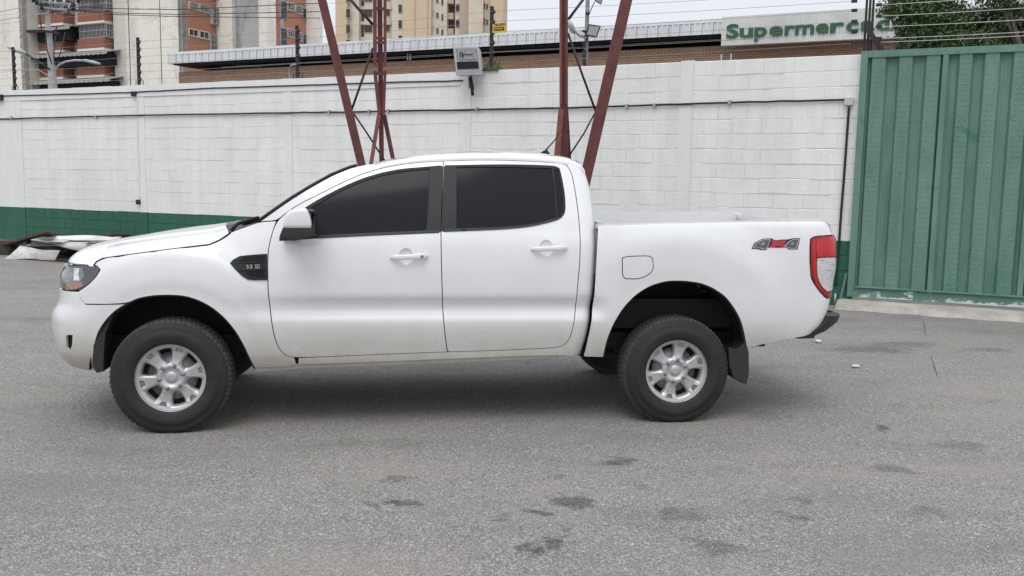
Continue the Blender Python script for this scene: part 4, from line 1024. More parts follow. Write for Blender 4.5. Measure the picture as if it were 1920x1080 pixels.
for i, (l, r, z, h, wh) in enumerate(blocks):
    jit = float(rng.normal(0, .0012)); jt = float(rng.normal(0, .0012))
    if i < 296:
        o = bpy.data.objects.new('block', bmW[wh][i % 7]); COL.objects.link(o); p_ = WF.w(l, z+jt, jit)
        o.parent = WALL; o.location = Vector(p_)-WALL.location; o.rotation_euler = (0, float(rng.normal(0, .002)), ang_w); o.scale = ((r-l)/.4, 1, h/CO)
    else:
        rest.add([WF.w(l+x, z+zz, y) for x, y, zz in block_vs(r-l, h, wh, jit, rng)], BF, 0 if wh else 1)
tag(rest.build('blocks', [M['wall_white'], M['wall_green']], WALL), kind='stuff')
# render ledges left by the trowel: thin irregular mortar beads along bed joints
b = MB()
for c in range(0, 12):
    z = ZG+CO*c+.001
    s = s0w
    while s < sR-.3:
        L_ = float(rng.uniform(.15, .9))
        if rng.random() < .5 and not any(p0-.02 < s+L_ and s < p0+PW+.02 for p0 in PIL):
            t_ = float(rng.uniform(.003, .006)); b.fbox(WF, s, min(s+L_, sR-.02), z-t_, z+t_*.4, -.006, float(rng.uniform(.003, .006)))
        s += L_
tag(b.build('mortar_bead', M['pilaster'], WALL), kind='stuff')

# cables on the wall
def wcable(name, px, r, label, d=.03, mt='cable', clips=()):
    pts = []
    for i in range(len(px)-1):
        for t in np.linspace(0, 1, 8, endpoint=False):
            x = px[i][0]+(px[i+1][0]-px[i][0])*t; y = px[i][1]+(px[i+1][1]-px[i][1])*t
            s, z = WF.hit(x, y, d); pts.append(WF.w(s, z+float(rng.normal(0, .002)), d))
    s, z = WF.hit(*px[-1], d); pts.append(WF.w(s, z, d))
    b = MB(); b.tube(pts, r, 8)
    t = empty(name, pts[0], label=label, cat='cable'); b.build('cable_run', M[mt], t)
    for (x, y) in clips:
        s, z = WF.hit(x, y, d); q = MB(); q.fbox(WF, s-.02, s+.02, z-.03, z+.03, .002, d+r+.006); q.build('clip', M['galv'], t)
    return t
wcable('wall_cable', [(-60, 226), (0, 223), (260, 216), (560, 211), (640, 210), (907, 205), (1060, 202), (1345, 193), (1584, 187)], .014, 'thick black cable clipped along the full length of the white wall', clips=[(22, 221), (180, 219), (617, 210), (692, 209), (728, 208), (894, 205), (1175, 199), (1227, 198), (1368, 192)])
wcable('beam_cable', [(-60, 183), (0, 180), (250, 173), (380, 166), (560, 160), (740, 154), (868, 151)], .011, 'thin black cable tucked under the capping beam of the white wall')
t = wcable('drop_cable', [(1592, 200), (1587, 270), (1582, 340), (1577, 400), (1573, 460), (1569, 510), (1567, 535)], .016, 'black cable dropping from the junction box beside the green gate', .03)
s, z = WF.hit(1567, 543, .03); b = MB(); b.tube([WF.w(s, .0, .03), WF.w(s, .16, .03)], .014, 8); b.build('conduit', M['galv'], t)
s, z = WF.hit(1592, 190, .03); b = MB(); b.fbox(WF, s-.055, s+.055, z-.05, z+.05, .002, .06); o = b.build('junction_box', mat('grey_box', (.50, .50, .48), .6), bevel=.006); tag(o, 'small grey electrical junction box on the wall beside the gate', 'junction box')
t = wcable('conduit_line', [(257, 176), (258, 230), (260, 300), (262, 375)], .008, 'thin white conduit running down the pilaster at the left of the wall', .02, 'pilaster')
for (x, y, n_) in ((252, 176, 3), (261, 379, 2)):
    b = MB(); s, z = WF.hit(x, y, .03)
    for i in range(n_): b.fbox(WF, s-.05+i*.04, s-.022+i*.04, z-.045, z+.045, .014, .07)
    b.build('fitting', M['black'], t)
s, z = WF.hit(3, 183, .03); b = MB(); b.fbox(WF, s-.12, s+.05, z-.06, z+.06, .01, .08); b.build('fitting', M['black'], bpy.data.objects['beam_cable'])

# ------------------------------------------------------------------ GATE
GF = Face(WF.w(0, 0, .02)[:2], e1)
gL, _ = GF.hit(1602, 330); gR = gL+4.6
_, gTop = GF.hit(1640, 96); zb = .135
GATE = empty('sliding_gate', GF.w(gL, 0), label='tall green ribbed sheet steel gate to the right of the white wall', cat='gate')
def gx(x, y): return GF.hit(x, y, .04)[0]
b = MB(); b.fbox(GF, gL, gL+.085, zb, gTop, -.02, .06); b.build('frame_post', M['gate'], GATE, bevel=.003)
b = MB(); b.fbox(GF, gL+.087, gR, gTop-.085, gTop, -.02, .058); b.build('top_rail', M['gate'], GATE, bevel=.003)
b = MB(); b.fbox(GF, gL+.087, gR, zb, zb+.13, -.02, .055, 1); b.fbox(GF, gL+.087, gR, zb+.13, zb+.145, -.02, .085); b.build('bottom_rail', [M['gate'], M['gate_low']], GATE, bevel=.003)
# ribs measured at mid-height y=330 from the photo (zoomed strip): proud bands and posts
ys = 330
ribs = [(1627, 1652), (1672, 1700), (1732, 1760), (1789, 1814), (1845, 1872), (1901, 1930)]
posts = [(1762, 1770)]
def gs(xp): return GF.hit(xp, ys, .03)[0]
ribs = [(1629.5, 1655), (1675, 1698), (1727, 1752)]
# use the rhythm seen along the top edge for equal pitch
rb0 = [GF.hit(x, 112, .03)[0] for x in (1636, 1661, 1687, 1711, 1738, 1763, 1774, 1786, 1800, 1823, 1848, 1874, 1902, 1930)]
bands = [(rb0[0], rb0[1]), (rb0[2], rb0[3]), (rb0[4], rb0[5])]
post = (rb0[6]-.035, rb0[7]-.035)
bands2 = [(rb0[8], rb0[9]), (rb0[10], rb0[11]), (rb0[12], rb0[13])]
mod = post[0]-(gL+.01)
z0g, z1g = zb+.145, gTop-.085
def dimples(b, a, w, dd):
    n_ = 46
    for c_ in (.30, .74):
        for i in range(n_):
            z_ = z0g+.05+(z1g-z0g-.1)*i/(n_-1); x_ = a+w*c_; hw, hh = .022, .009
            vs = [GF.w(x_-hw, z_, dd), GF.w(x_, z_-hh, dd), GF.w(x_+hw, z_, dd), GF.w(x_, z_+hh, dd), GF.w(x_-hw*.4, z_, dd+.0045), GF.w(x_+hw*.4, z_, dd+.0045)]
            b.add(vs, [(0, 1, 4), (1, 5, 4), (1, 2, 5), (2, 3, 5), (3, 4, 5), (3, 0, 4)])
def rib(a0, a1):
    b = MB(); p_ = [(a0-.028, -.012), (a0, .042), (a1, .042), (a1+.028, -.012)]
    for i in range(3):
        (u0, d0), (u1, d1) = p_[i], p_[i+1]
        b.add([GF.w(u0, z0g, d0), GF.w(u1, z0g, d1), GF.w(u1, z1g, d1), GF.w(u0, z1g, d0)], [(0, 1, 2, 3)])
        b.add([GF.w(u0, z0g, d0-.003), GF.w(u1, z0g, d1-.003), GF.w(u1, z1g, d1-.003), GF.w(u0, z1g, d0-.003)], [(0, 3, 2, 1)])
    r_ = b.build('rib_panel', M['gate'], GATE, fix=False)
    b = MB(); dimples(b, a0, a1-a0, .042); tag(b.build('dimples', M['gate'], r_, fix=False), kind='stuff')
allb = bands+bands2; step = mod
i = 0
more = []
for q in bands: more.append((q[0]+2*mod+.02, q[1]+2*mod+.02))
for (a0, a1) in allb+more:
    if a1 < gR: rib(a0, a1)
b = MB(); b.fbox(GF, gL+.085, gR, z0g-.01, z1g+.01, -.018, -.012)
for k in range(60):   # fine pressed lines in the recessed sheet
    pass
b.build('back_sheet', M['gate'], GATE)
prev = gL+.085
for (a0, a1) in allb+more:
    c_ = (prev+a0)/2
    if a0-prev > .1:
        b = MB()
        for dx in (-.018, .018): b.fbox(GF, c_+dx-.004, c_+dx+.004, z0g, z1g, -.012, -.006)
        b.build('pressed_line', M['gate'], GATE)
    prev = a1
for a in (post[0], post[0]+mod+.02+.04):
    b = MB(); b.fbox(GF, a, a+.062, z0g, z1g, -.011, .056); b.build('upright_bar', M['gate'], GATE, bevel=.003)
# bracket and leaning strut
s, z = GF.hit(1637, 555, .06); b = MB(); b.fbox(GF, s-.03, s+.045, .13, .21, .057, .075); b.build('bracket', M['gate'], GATE)
b = MB(); p0 = WF.hit(1574, 552, .10); p1 = GF.hit(1587, 512, .03); b.tube([WF.w(p0[0], .01, .10), GF.w(p1[0], p1[1], .03)], .016, 4); b.build('strut', M['gate'], GATE)
# concrete threshold
b = MB(); vs = []; ksg = 60
for i in range(ksg+1):
    s = gL-.10+(gR+2-gL)*i/ksg; dj = .46+.03*math.sin(i*1.3)+.015*float(rng.normal())
    vs += [GF.w(s, -.03, -.1), GF.w(s, .10, -.1), GF.w(s, .095, .20), GF.w(s, .055, dj-.05), GF.w(s, .0, dj)]
b.add(vs, [(i*5+j, (i+1)*5+j, (i+1)*5+j+1, i*5+j+1) for i in range(ksg) for j in range(4)]+[(0, 1, 2, 3, 4)], 0, False)
tag(b.build('threshold', M['concrete']), kind='structure')

# ------------------------------------------------------------------ STEEL TOWER behind the truck (stands on the yard)
def beam_px(b, xa, ya, xb, yb, Y, w, dp=None, mi=0, Yb=None, up=0):
    """square steel section whose axis passes through two sighted points at distance plane Y"""
    A = atY(xa, ya, Y); B_ = atY(xb, yb, Y if Yb is None else Yb)
    d = (B_-A)/np.linalg.norm(B_-A); A = A-d*up
    if B_[2] > A[2]: pass
    sx_ = np.cross(d, (0, 1, 0)); sx_ /= np.linalg.norm(sx_); sy_ = np.cross(d, sx_); dp = dp or w
    c = []
    for P0 in (A, B_):
        for (i, j) in ((-1, -1), (1, -1), (1, 1), (-1, 1)): c.append(P0+sx_*i*w/2+sy_*j*dp/2)
    b.hexa(c, mi)
def to_ground(xa, ya, xb, yb, Y):
    """extend the sighted line downwards until it meets the ground; returns the world point"""
    A, B_ = atY(xa, ya, Y), atY(xb, yb, Y); t = -A[2]/(B_[2]-A[2]); return A+(B_-A)*t
TW = empty('steel_tower', (1.5, 4.2, 0), label='dark red steel tower legs with thin cross braces rising behind the pickup', cat='tower')
def leg(xa, ya, xb, yb, Y, w, name='leg', mt='rust_steel', top=True, g=True, Yb=None, dp=None, bot=None):
    A, B_ = atY(xa, ya, Y), atY(xb, yb, Y if Yb is None else Yb); d = B_-A
    if top: A = A-d*(2.6/max(.3, abs(d[2])))
    if g: B_ = A+d*((.0-A[2])/d[2])
    elif bot is not None: B_ = A+d*((bot-A[2])/d[2])
    b = MB(); u = d/np.linalg.norm(d); sx_ = np.cross(u, (0, 1, 0)); sx_ /= np.linalg.norm(sx_); sy_ = np.cross(u, sx_); dp = dp or w
    b.hexa([P0+sx_*i*w/2+sy_*j*dp/2 for P0 in (A, B_) for (i, j) in ((-1, -1), (1, -1), (1, 1), (-1, 1))])
    return b.build(name, M[mt], TW)
# angle sections: leaning legs read as two faces (lit flange and shaded web set by colour)
leg(604, 0, 677, 305, 4.0, .095, 'leaning_leg', dp=.02); leg(598, 0, 671, 305, 4.07, .02, 'leaning_leg', 'rust_steel_lit', dp=.09)
leg(1174, 0, 1101, 318, 4.0, .125, 'leaning_leg', dp=.02); leg(1183, 0, 1110, 318, 4.05, .015, 'leaning_leg', 'rust_steel_lit', dp=.09)
# left post: three closely set angles
leg(712, 0, 715.5, 295, 4.2, .055); 
leg(703, 0, 703, 135, 4.1, .042, 'post_angle', g=False, bot=2.87); leg(703, 133, 712, 218, 4.1, .042, 'post_angle', g=False, top=False, bot=2.33)
leg(722, 0, 722, 135, 4.1, .034, 'post_angle', g=False, bot=2.87); leg(722, 133, 719, 218, 4.1, .034, 'post_angle', g=False, top=False, bot=2.33)
leg(710.5, 215, 697, 300, 4.08, .045, 'foot_strut', 'rust_steel_lit', top=False); leg(720, 215, 736, 294, 4.3, .05, 'foot_strut', top=False)
for y in (14, 78, 137, 70):
    b = MB(); p0, p1 = atY(699, y, 4.06), atY(726, y+2, 4.06); b.box((p0[0]+.02, 4.10, p0[2]-.015), (p1[0]-.02, 4.12, p0[2]+.015)); b.build('batten_plate', M['rust_steel'], TW)
# right post
leg(1057, 0, 1057, 290, 4.2, .085, mt='rust_steel'); leg(1051, 0, 1051, 200, 4.1, .022, 'post_angle', 'rust_steel_lit', g=False, bot=2.5)
leg(1062, 0, 1062, 205, 4.1, .03, 'post_angle', g=False, bot=2.5)
leg(1052, 205, 1044, 290, 4.08, .055, 'foot_strut', 'rust_steel_lit', top=False); leg(1061, 205, 1066, 290, 4.3, .05, 'foot_strut', top=False)
def rod(pl, Y=4.12, r=.012):
    b = MB(); b.tube([atY(x, y, Y) for x, y in pl], r, 6); b.build('brace', M['rod'], TW)
rod([(655, -4), (668, 12), (699, 46)], r=.016); rod([(699, 90), (679, 150), (659, 207)], r=.013); rod([(659, 207), (685, 245), (712, 287)], r=.010); rod([(712, 287), (722, 302)], r=.010)
rod([(1095, -3), (1066, 36)], r=.016); rod([(1065, 62), (1090, 135), (1117, 209)], r=.014); rod([(1117, 209), (1095, 250), (1068, 291)], r=.010)
b = MB()
for q in ((604, 0, 677, 305), (1174, 0, 1101, 318), (712, 0, 715.5, 295), (1057, 0, 1057, 290)):
    g_ = to_ground(*q, 4.05); b.box((g_[0]-.2, g_[1]-.15, -.01), (g_[0]+.2, g_[1]+.2, .05))
b.build('base_plate', M['rust_steel'], TW)
# ------------------------------------------------------------------ floodlight on the wall
FL = empty('floodlight', WF.w(WF.hit(880, 150)[0], 3.1, .1), label='grey box floodlight with clear glass standing on the top of the white wall', cat='floodlight')
def ppl(l, d): return [WF.w(*WF.hit(x, y, d), d) for x, y in l]
fr = [(849, 87.5), (896.5, 86), (902, 133.5), (855, 136)]
def frame_solid(l, d0, d1, name, mt, parent, shrink=1.0, bevel=0):
    a_ = [WF.hit(x, y, d1) for x, y in l]; c = np.mean(a_, 0); b = MB()
    f_ = [WF.w(s, z, d1) for s, z in a_]; bk = [WF.w(c[0]+(s-c[0])*shrink, c[1]+(z-c[1])*shrink, d0) for s, z in a_]; n_ = len(l)
    b.add(f_+bk, [tuple(range(n_)), tuple(range(n_, 2*n_))[::-1]]+[(i, (i+1) % n_, n_+(i+1) % n_, n_+i) for i in range(n_)]); return b.build(name, mt, parent, bevel=bevel)
M['flhouse'] = mat('lamp_housing', (.45, .46, .47), .5, metal=.2, var=.12)
M['flglass'] = mat('lamp_glass', (.26, .265, .26), .15, var=.35, vscale=18, coat=.5)
frame_solid(fr, .10, .30, 'housing', M['flhouse'], FL, .72, .012)
frame_solid([(854, 91), (893, 90), (898, 128.5), (858, 130)], .30, .312, 'glass', M['flglass'], FL)
frame_solid([(856, 116), (896, 115), (897.5, 128), (857.5, 129.5)], .311, .316, 'lower_baffle', M['dark'], FL)
frame_solid([(860, 109.5), (893, 109), (893, 110.5), (860, 111)], .311, .322, 'lamp_tube', M['galv'], FL)
b = MB(); b.tube([WF.w(*WF.hit(x, y, .325), .325) for x, y in ((864, 106), (861.5, 101), (864, 97), (867, 99), (867.5, 109))], .006, 6); b.tube([WF.w(*WF.hit(x, y, .322), .322) for x, y in ((866, 102), (886, 102))], .005, 6); b.build('lamp_coil', M['trim'], FL)
frame_solid([(854, 134.5), (903, 132.5), (904, 140), (855, 141.5)], .16, .30, 'base_bracket', M['galv'], FL, .9)
b = MB(); b.tube([WF.w(*WF.hit(x, y, .2), .2) for x, y in ((902.5, 141), (903, 128), (901, 122))], .010, 6); b.build('yoke', M['galv'], FL)
b = MB(); pts = [WF.w(*WF.hit(x, y, .12), .12) for x, y in ((879, 133), (880, 142), (882, 152), (885, 168), (886.5, 179))]
b.tube(pts, .022, 8, r1=.026); b.tube([(p_[0]+.02, p_[1]-.01, p_[2]) for p_ in pts[:4]], .018, 7); b.build('cable_bundle', M['cable'], FL)
b = MB(); b.tube([WF.w(*WF.hit(879, 137, .18), .18), WF.w(WF.hit(881, 146)[0], 3.05, .0)], .02, 8); b.build('wall_arm', M['galv'], FL)
# green plate on the wall top under the fence post
s, _ = WF.hit(918, 135); b = MB(); b.fbox(WF, s-.13, s+.16, WT-.01, WT+.05, -.12, .03, 0)
for i in range(9):
    q = s-.1+i*.032+float(rng.normal(0, .01)); b.tube([WF.w(q, WT+.04, .0), WF.w(q+float(rng.normal(0, .03)), WT+.09+float(rng.uniform(0, .08)), float(rng.normal(0, .03)))], .006, 4)
M['plate_green'] = mat('plate_green', (.055, .095, .035), .7, var=.4, vscale=30)
tag(b.build('post_shoe', M['plate_green']), 'mossy green steel plate with twigs on the wall top beside the floodlight', 'plate')

# ------------------------------------------------------------------ electric fence
EF = empty('electric_fence', WF.w(-5, WT, -.08), label='electric security fence of thin wires and dark posts along the wall top', cat='electric fence')
M['post'] = mat('fence_post', (.022, .018, .017), .7, var=.3); M['wire'] = mat('fence_wire', (.30, .30, .29), .4, metal=.6, var=0); M['wire_l'] = mat('fence_wire_light', (.55, .57, .53), .5, var=0)
hz_ = [.20, .36, .52, .68, .84, 1.00]
pposts = []
for x, yb_ in ((28, 168), (261, 157), (558, 146), (921, 133)):
    s = WF.hit(x, yb_, -.08)[0]; pposts.append(s)
    top_ = 1.08 if x < 900 else 1.02
    _, zt_ = WF.hit(x, {28: 88, 261: 70, 558: 48, 921: 12}[x], -.08)
    b = MB(); b.fbox(WF, s-.022, s+.022, WT-.1, zt_, -.10, -.055); b.build('post', M['post'], EF)
    for k in range(6):
        z_ = WT+.12+(zt_-WT-.2)*k/5
        b = MB(); b.prism([(0, -.045), (.026, -.022), (.034, 0), (.026, .022), (0, .045)], lambda a, c, t: WF.w(s+.02+a, z_+c, t), -.10, -.06); b.build('insulator', M['cable'], EF)
    for dx in (-.09, .10): b = MB(); b.tube([WF.w(s+dx, WT-.03, -.08), WF.w(s+dx+.01, WT+.10, -.08)], .008, 5); b.build('anchor_rod', M['rod'], EF)
# frame by the gate: three uprights, a slanting brace
for x in (1622, 1628.5, 1634.5):
    s = WF.hit(x, 60, -.02)[0]; b = MB(); b.fbox(WF, s-.014, s+.014, 2.6 if x < 1625 else gTop, 4.9, -.05, -.01); b.build('gate_post', M['post'], EF)
b = MB(); s0_, z0_ = WF.hit(1626, 62, .05); s1_, z1_ = WF.hit(1655, 98, .05)
b.prism([(s0_-.02, z0_+.03), (s0_+.03, z0_+.07), (s1_+.03, z1_+.02), (s1_-.01, z1_-.05)], lambda a, c, t: WF.w(a, c, t), .02, .07); b.build('slant_brace', M['post'], EF)
sg = WF.hit(1600, 60, -.02)[0]; sh = WF.hit(1648, 60, -.02)[0]
for sq, ys_, dz in ((sg, (2, 19.5, 40, 60, 81), 0), (sh, (9, 30, 50, 72), 0)):
    xx = 1602 if sq == sg else 1648
    for y in ys_:
        s_, z_ = WF.hit(xx, y, -.02); b = MB(); b.fbox(WF, s_-.035, s_+.035, z_-.018, z_+.018, -.045, .0); b.build('insulator', M['cable'], EF)
# wires
def wire(pts, r=.0032, mt='wire'):
    P_ = []
    for i in range(len(pts)-1):
        a, c = np.array(pts[i]), np.array(pts[i+1]); sag = .012*np.linalg.norm(c-a)/4
        for t in np.linspace(0, 1, 10, endpoint=False): q = a+(c-a)*t; q[2] -= sag*4*t*(1-t); P_.append(q)
    P_.append(np.array(pts[-1])); b = MB(); b.tube(P_, r, 4, cap=False); b.build('wire', M[mt], EF, fix=False)
pz = [.13, .30, .47, .64, .81, .98]
for k, h_ in enumerate(pz):
    zs_ = []
    for x, yy in ((28, 88), (261, 70), (558, 48), (921, 12)):
        zt_ = WF.hit(x, yy, -.08)[1]; zs_.append(WT+.12+(zt_-WT-.2)*k/5)
    pts = [WF.w(PIL[0], zs_[0], -.05)]+[WF.w(s_+.06, z_, -.05) for s_, z_ in zip(pposts, zs_)]
    ye = (81, 60, 40, 19.5, 2)[k] if k < 5 else None
    if ye is not None: s_, z_ = WF.hit(1602, ye, -.02); pts.append(WF.w(s_, z_, -.02))
    else: s_, z_ = WF.hit(1602, -18, -.02); pts.append(WF.w(s_, z_, -.02))
    wire(pts)
for k in range(3):  # higher strands crossing the top of the picture
    z_ = WT+1.25+.17*k; wire([WF.w(PIL[0], z_, -.05), WF.w(pposts[1], z_, -.05), WF.w(pposts[3], z_, -.05), WF.w(sg, z_+.12, -.02)], .0028)
for (ya, yb_) in ((9, -9), (30, 15), (50, 37), (72, 60), (79, 67), (-12, -30)):
    a_ = WF.hit(1652, ya, -.02); c_ = WF.hit(1920, yb_, -.02); e_ = (a_[0]+(c_[0]-a_[0])*1.8, a_[1]+(c_[1]-a_[1])*1.8)
    wire([WF.w(*a_, -.02), WF.w(*c_, -.02), WF.w(*e_, -.02)], .0045, 'wire_l')
# warning sign
M['yellow'] = mat('sign_yellow', (.62, .40, .03), .5, var=.12)
s0_, z0_ = WF.hit(923.5, 62, -.03); s1_, z1_ = WF.hit(949, 43, -.03)
b = MB(); b.fbox(WF, s0_, s1_, z0_, z1_, -.034, -.028); SG = b.build('warning_sign', M['yellow']); tag(SG, 'small yellow warning sign hung on the fence post beside the floodlight', 'sign')
place_text(text_mesh('PELIGRO', .048, .0005, .0012), WF.w(s0_+.035, z0_+.105, -.026), (e1[0], e1[1], .0), (0, 0, 1), 'lettering', M['decal_black'], SG)
b = MB(); b.fbox(WF, s0_+.025, s1_-.03, z0_+.03, z0_+.085, -.028, -.0265); b.build('black_panel', M['decal_black'], SG)
b = MB()
for i in range(9): q = s0_+.035+i*(s1_-s0_-.08)/9; b.fbox(WF, q, q+.010+.004*(i % 2), z0_+.045+.006*(i % 3), z0_+.072, -.0265, -.0258)
b.build('panel_marks', M['yellow'], SG)
# little pipe bend over the wall
b = MB(); pts = [WF.w(*WF.hit(x, y, -.06), -.06) for x, y in ((543, 146), (543, 128), (546, 122), (552, 120.5), (556, 121))]; b.tube(pts, .016, 8)
tag(b.build('pipe_bend', M['galv']), 'bent thin grey pipe rising over the wall top left of the red tower', 'pipe')
for x in (1352, 1370):
    b = MB(); s, z = WF.hit(x, 110, -.05); b.tube([WF.w(s, WT-.05, -.05), WF.w(s+.004, WT+.09, -.05)], .011, 6)
    tag(b.build('rebar_stub', M['galv']), ('left' if x < 1360 else 'right')+' of the two short steel bar stubs on the wall pilaster below the shop sign', 'bar', 'bar stubs on the right pilaster')

# ------------------------------------------------------------------ supermarket building behind the wall
pR = atD(1353, 34, 29.5); pL = atD(315, 97, 39.5)
dirS = (pR-pL)[:2]
hS = 7.05
def onz(x, y, z): return atZ(x, y, z)
A_, B2 = onz(315, 98, hS), onz(1353, 34, hS)
SF = Face(A_, (B2-A_)[:2])
sa = 0.0; sb_ = SF.hit(1700, 20)[0]
def sz(x, y, d=0): return SF.hit(x, y, d)
zf1 = hS; zf0 = np.mean([sz(330, 119)[1], sz(1000, 82)[1], sz(1260, 68)[1]])
zbk = np.mean([sz(400, 131, -.6)[1], sz(1000, 104, -.6)[1], sz(1260, 90, -.6)[1]])
SM = empty('supermarket_building', SF.w(14, 0, -3), label='low brick supermarket with grey corrugated fascia beyond the white wall', cat='building')
print('market', zf0, zbk, sb_)
M['brickwall'] = m_b = None
m, nt, p = nodes('brick_courses'); 
uvn = nt.nodes.new('ShaderNodeUVMap'); br = nt.nodes.new('ShaderNodeTexBrick'); nt.links.new(uvn.outputs[0], br.inputs['Vector'])
br.inputs['Scale'].default_value = 1; br.inputs['Brick Width'].default_value = .26; br.inputs['Row Height'].default_value = .075; br.inputs['Mortar Size'].default_value = .010
br.inputs['Color1'].default_value = (.46, .29, .19, 1); br.inputs['Color2'].default_value = (.34, .20, .13, 1); br.inputs['Mortar'].default_value = (.16, .09, .06, 1)
cc = mix(nt, math_(nt, 'MULTIPLY', noise(nt, wpos(nt, (1, 1, 4)), 1.2, 6, .7), .7), br.outputs['Color'], (.38, .27, .19))
cc = mix(nt, math_(nt, 'MULTIPLY', ramp_f(nt, noise(nt, wpos(nt, (.6, .6, 6)), 3, 4, .7), .60, .66), .5), cc, (.07, .045, .035))
nt.links.new(cc, p.inputs['Base Color']); p.inputs['Roughness'].default_value = .9; M['brick'] = m
def uvbox(o, F_):
    me = o.data; uv = me.uv_layers.new(name='UVMap')
    for l in me.loops:
        co_ = me.vertices[l.vertex_index].co; uv.data[l.index].uv = ((co_.x-F_.o[0])*F_.e[0]+(co_.y-F_.o[1])*F_.e[1], co_.z)
b = MB(); b.fbox(SF, .0, sb_+12, 0, zbk, -6.0, -.6); o = b.build('brick_wall', M['brick'], SM); uvbox(o, SF)
# upper soldier course, brick by brick, running under the eaves
b = MB(); q = SF.hit(760, 120)[0]; 
while q < sb_: b.fbox(SF, q, q+.085, zbk-.26, zbk-.02, -.6, -.585); q += .105
o = b.build('soldier_course', M['brick'], SM); uvbox(o, SF); tag(o, kind='stuff')
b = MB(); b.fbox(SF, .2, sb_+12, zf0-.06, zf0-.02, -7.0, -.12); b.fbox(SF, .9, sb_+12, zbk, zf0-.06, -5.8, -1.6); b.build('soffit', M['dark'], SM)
b = MB(); b.fbox(SF, 0.0, sb_+12, zf1-.15, zf1-.05, -9.0, -.06); b.build('roof_deck', M['corr'], SM)
# corrugated fascia: real folds; above a plain flashing
def corr(F_, a0, a1, z0, z1, d, pitch, depth, name, mt, parent, seam=0):
    b = MB(); vs = []; fs = []; s_ = a0; prof_ = []
    while s_ < a1:
        prof_ += [(s_, 0), (s_+pitch*.38, 0), (s_+pitch*.5, depth), (s_+pitch*.88, depth)]; s_ += pitch
    for s_, dd in prof_: vs += [F_.w(s_, z0, d+dd), F_.w(s_, z1, d+dd)]
    b.add(vs, [(2*i, 2*i+2, 2*i+3, 2*i+1) for i in range(len(prof_)-1)]); return b.build(name, mt, parent, fix=False)
hseam = zf0+(zf1-zf0)*.78
corr(SF, 0, SF.hit(1353, 50)[0], zf0, hseam, 0, .19, -.022, 'fascia_sheet', M['corr'], SM)
corr(SF, 0, SF.hit(1353, 50)[0], hseam, zf1, -.03, .19, -.016, 'fascia_cap', M['corr'], SM)
b = MB(); b.fbox(SF, 0, SF.hit(1353, 50)[0], hseam-.012, hseam+.012, -.04, .004); b.build('seam_strip', M['corr'], SM)
S2 = Face(SF.w(0, 0), -SF.n)
b = MB(); b.fbox(SF, -.05, .02, zf0, zf1, -7, .0); b.build('fascia_return', M['corr'], SM)
q = .45; b = MB()
while q < SF.hit(1350, 50)[0]: b.fbox(SF, q, q+.022, zf0, hseam, .0, .006); q += .38
b.build('seam_ribs', M['galv'], SM)
for x in (764, 769):
    b = MB(); s, z = SF.hit(x, 110, -.3); b.fbox(SF, s-.02, s+.02, zbk-.02, zf0, -.35, -.30); b.build('eaves_post', M['galv'], SM)
b = MB(); s0_ = SF.hit(415, 116, -.3)[0]; 
b.tube([SF.w(*SF.hit(412, 117, -.5), -.5), SF.w(*SF.hit(440, 121, -.9), -.9), SF.w(*SF.hit(490, 126, -1.4), -1.4)], .03, 5); b.build('light_tube', M['galv'], SM)
b = MB()
for d_, zz in ((-.62, zbk+.10),):
    b.tube([SF.w(SF.hit(400, 128)[0], zz, -.5), SF.w(SF.hit(700, 112)[0], zz+.05, -.5), SF.w(SF.hit(1200, 90)[0], zz+.08, -.5), SF.w(sb_, zz+.1, -.5)], .012, 4)
b.build('eaves_wire', M['wire_l'], SM)
# sign board with lettering
SB = empty('shop_sign', SF.w(SF.hit(1500, 50)[0], 6, .25), label='long white corrugated shop sign with green lettering above the brick wall', cat='sign')
q0, q1 = SF.hit(1353, 60, .25)[0], SF.hit(1682, 50, .25)[0]
zt_ = SF.hit(1353, 32, .25)[1]; zb_ = SF.hit(1353, 85.5, .25)[1]
M['signwhite'] = mat('sign_white', (.60, .60, .585), .6, var=.12, vscale=1.5)
corr(SF, q0, q1, zb_, zt_, .25, .115, -.016, 'board', M['signwhite'], SB)
b = MB(); b.fbox(SF, q0, q1, zb_, zt_, .02, .228); b.build('board_backing', M['corr'], SB)
M['sg'] = M['signgreen']
lets = [('S', 1362, 1385, 71.5, 46.5), ('u', 1387, 1412, 69, 0), ('p', 1415, 1438, 68, 0), ('e', 1443, 1468, 66, 0), ('r', 1472, 1490, 65, 0), ('m', 1491, 1527, 64, 0), ('e', 1530, 1554, 62, 0), ('r', 1557, 1583, 62, 0), ('c', 1587, 1610, 60, 0), ('a', 1614, 1640, 59, 0), ('d', 1644, 1668, 57, 0), ('o', 1673, 1690, 56, 0)]
hc = SF.hit(1373, 46.5, .26)[1]-SF.hit(1373, 71.5, .26)[1]
zbase = np.mean([SF.hit(l_[1], l_[3], .26)[1] for l_ in lets])
for ch_, x0, x1, yb_, _ in lets:
    me = text_mesh(ch_, hc/.70, .02, .017*hc/.45)
    xs_ = [v.co.x for v in me.vertices]; mnx, mxx_ = min(xs_), max(xs_)
    s0_ = SF.hit(x0, yb_-12, .26)[0]; s1_ = SF.hit(x1, yb_-12, .26)[0]
    if ch_ == 'o': s1_ = s0_+(SF.hit(1667, 50, .26)[0]-SF.hit(1644, 50, .26)[0])
    k_ = (s1_-s0_)/(mxx_-mnx)
    for v in me.vertices: v.co.x = (v.co.x-mnx)*k_
    place_text(me, SF.w(s0_, zbase, .275), (SF.e[0], SF.e[1], 0), (0, 0, 1), 'letter', M['signgreen'], SB)

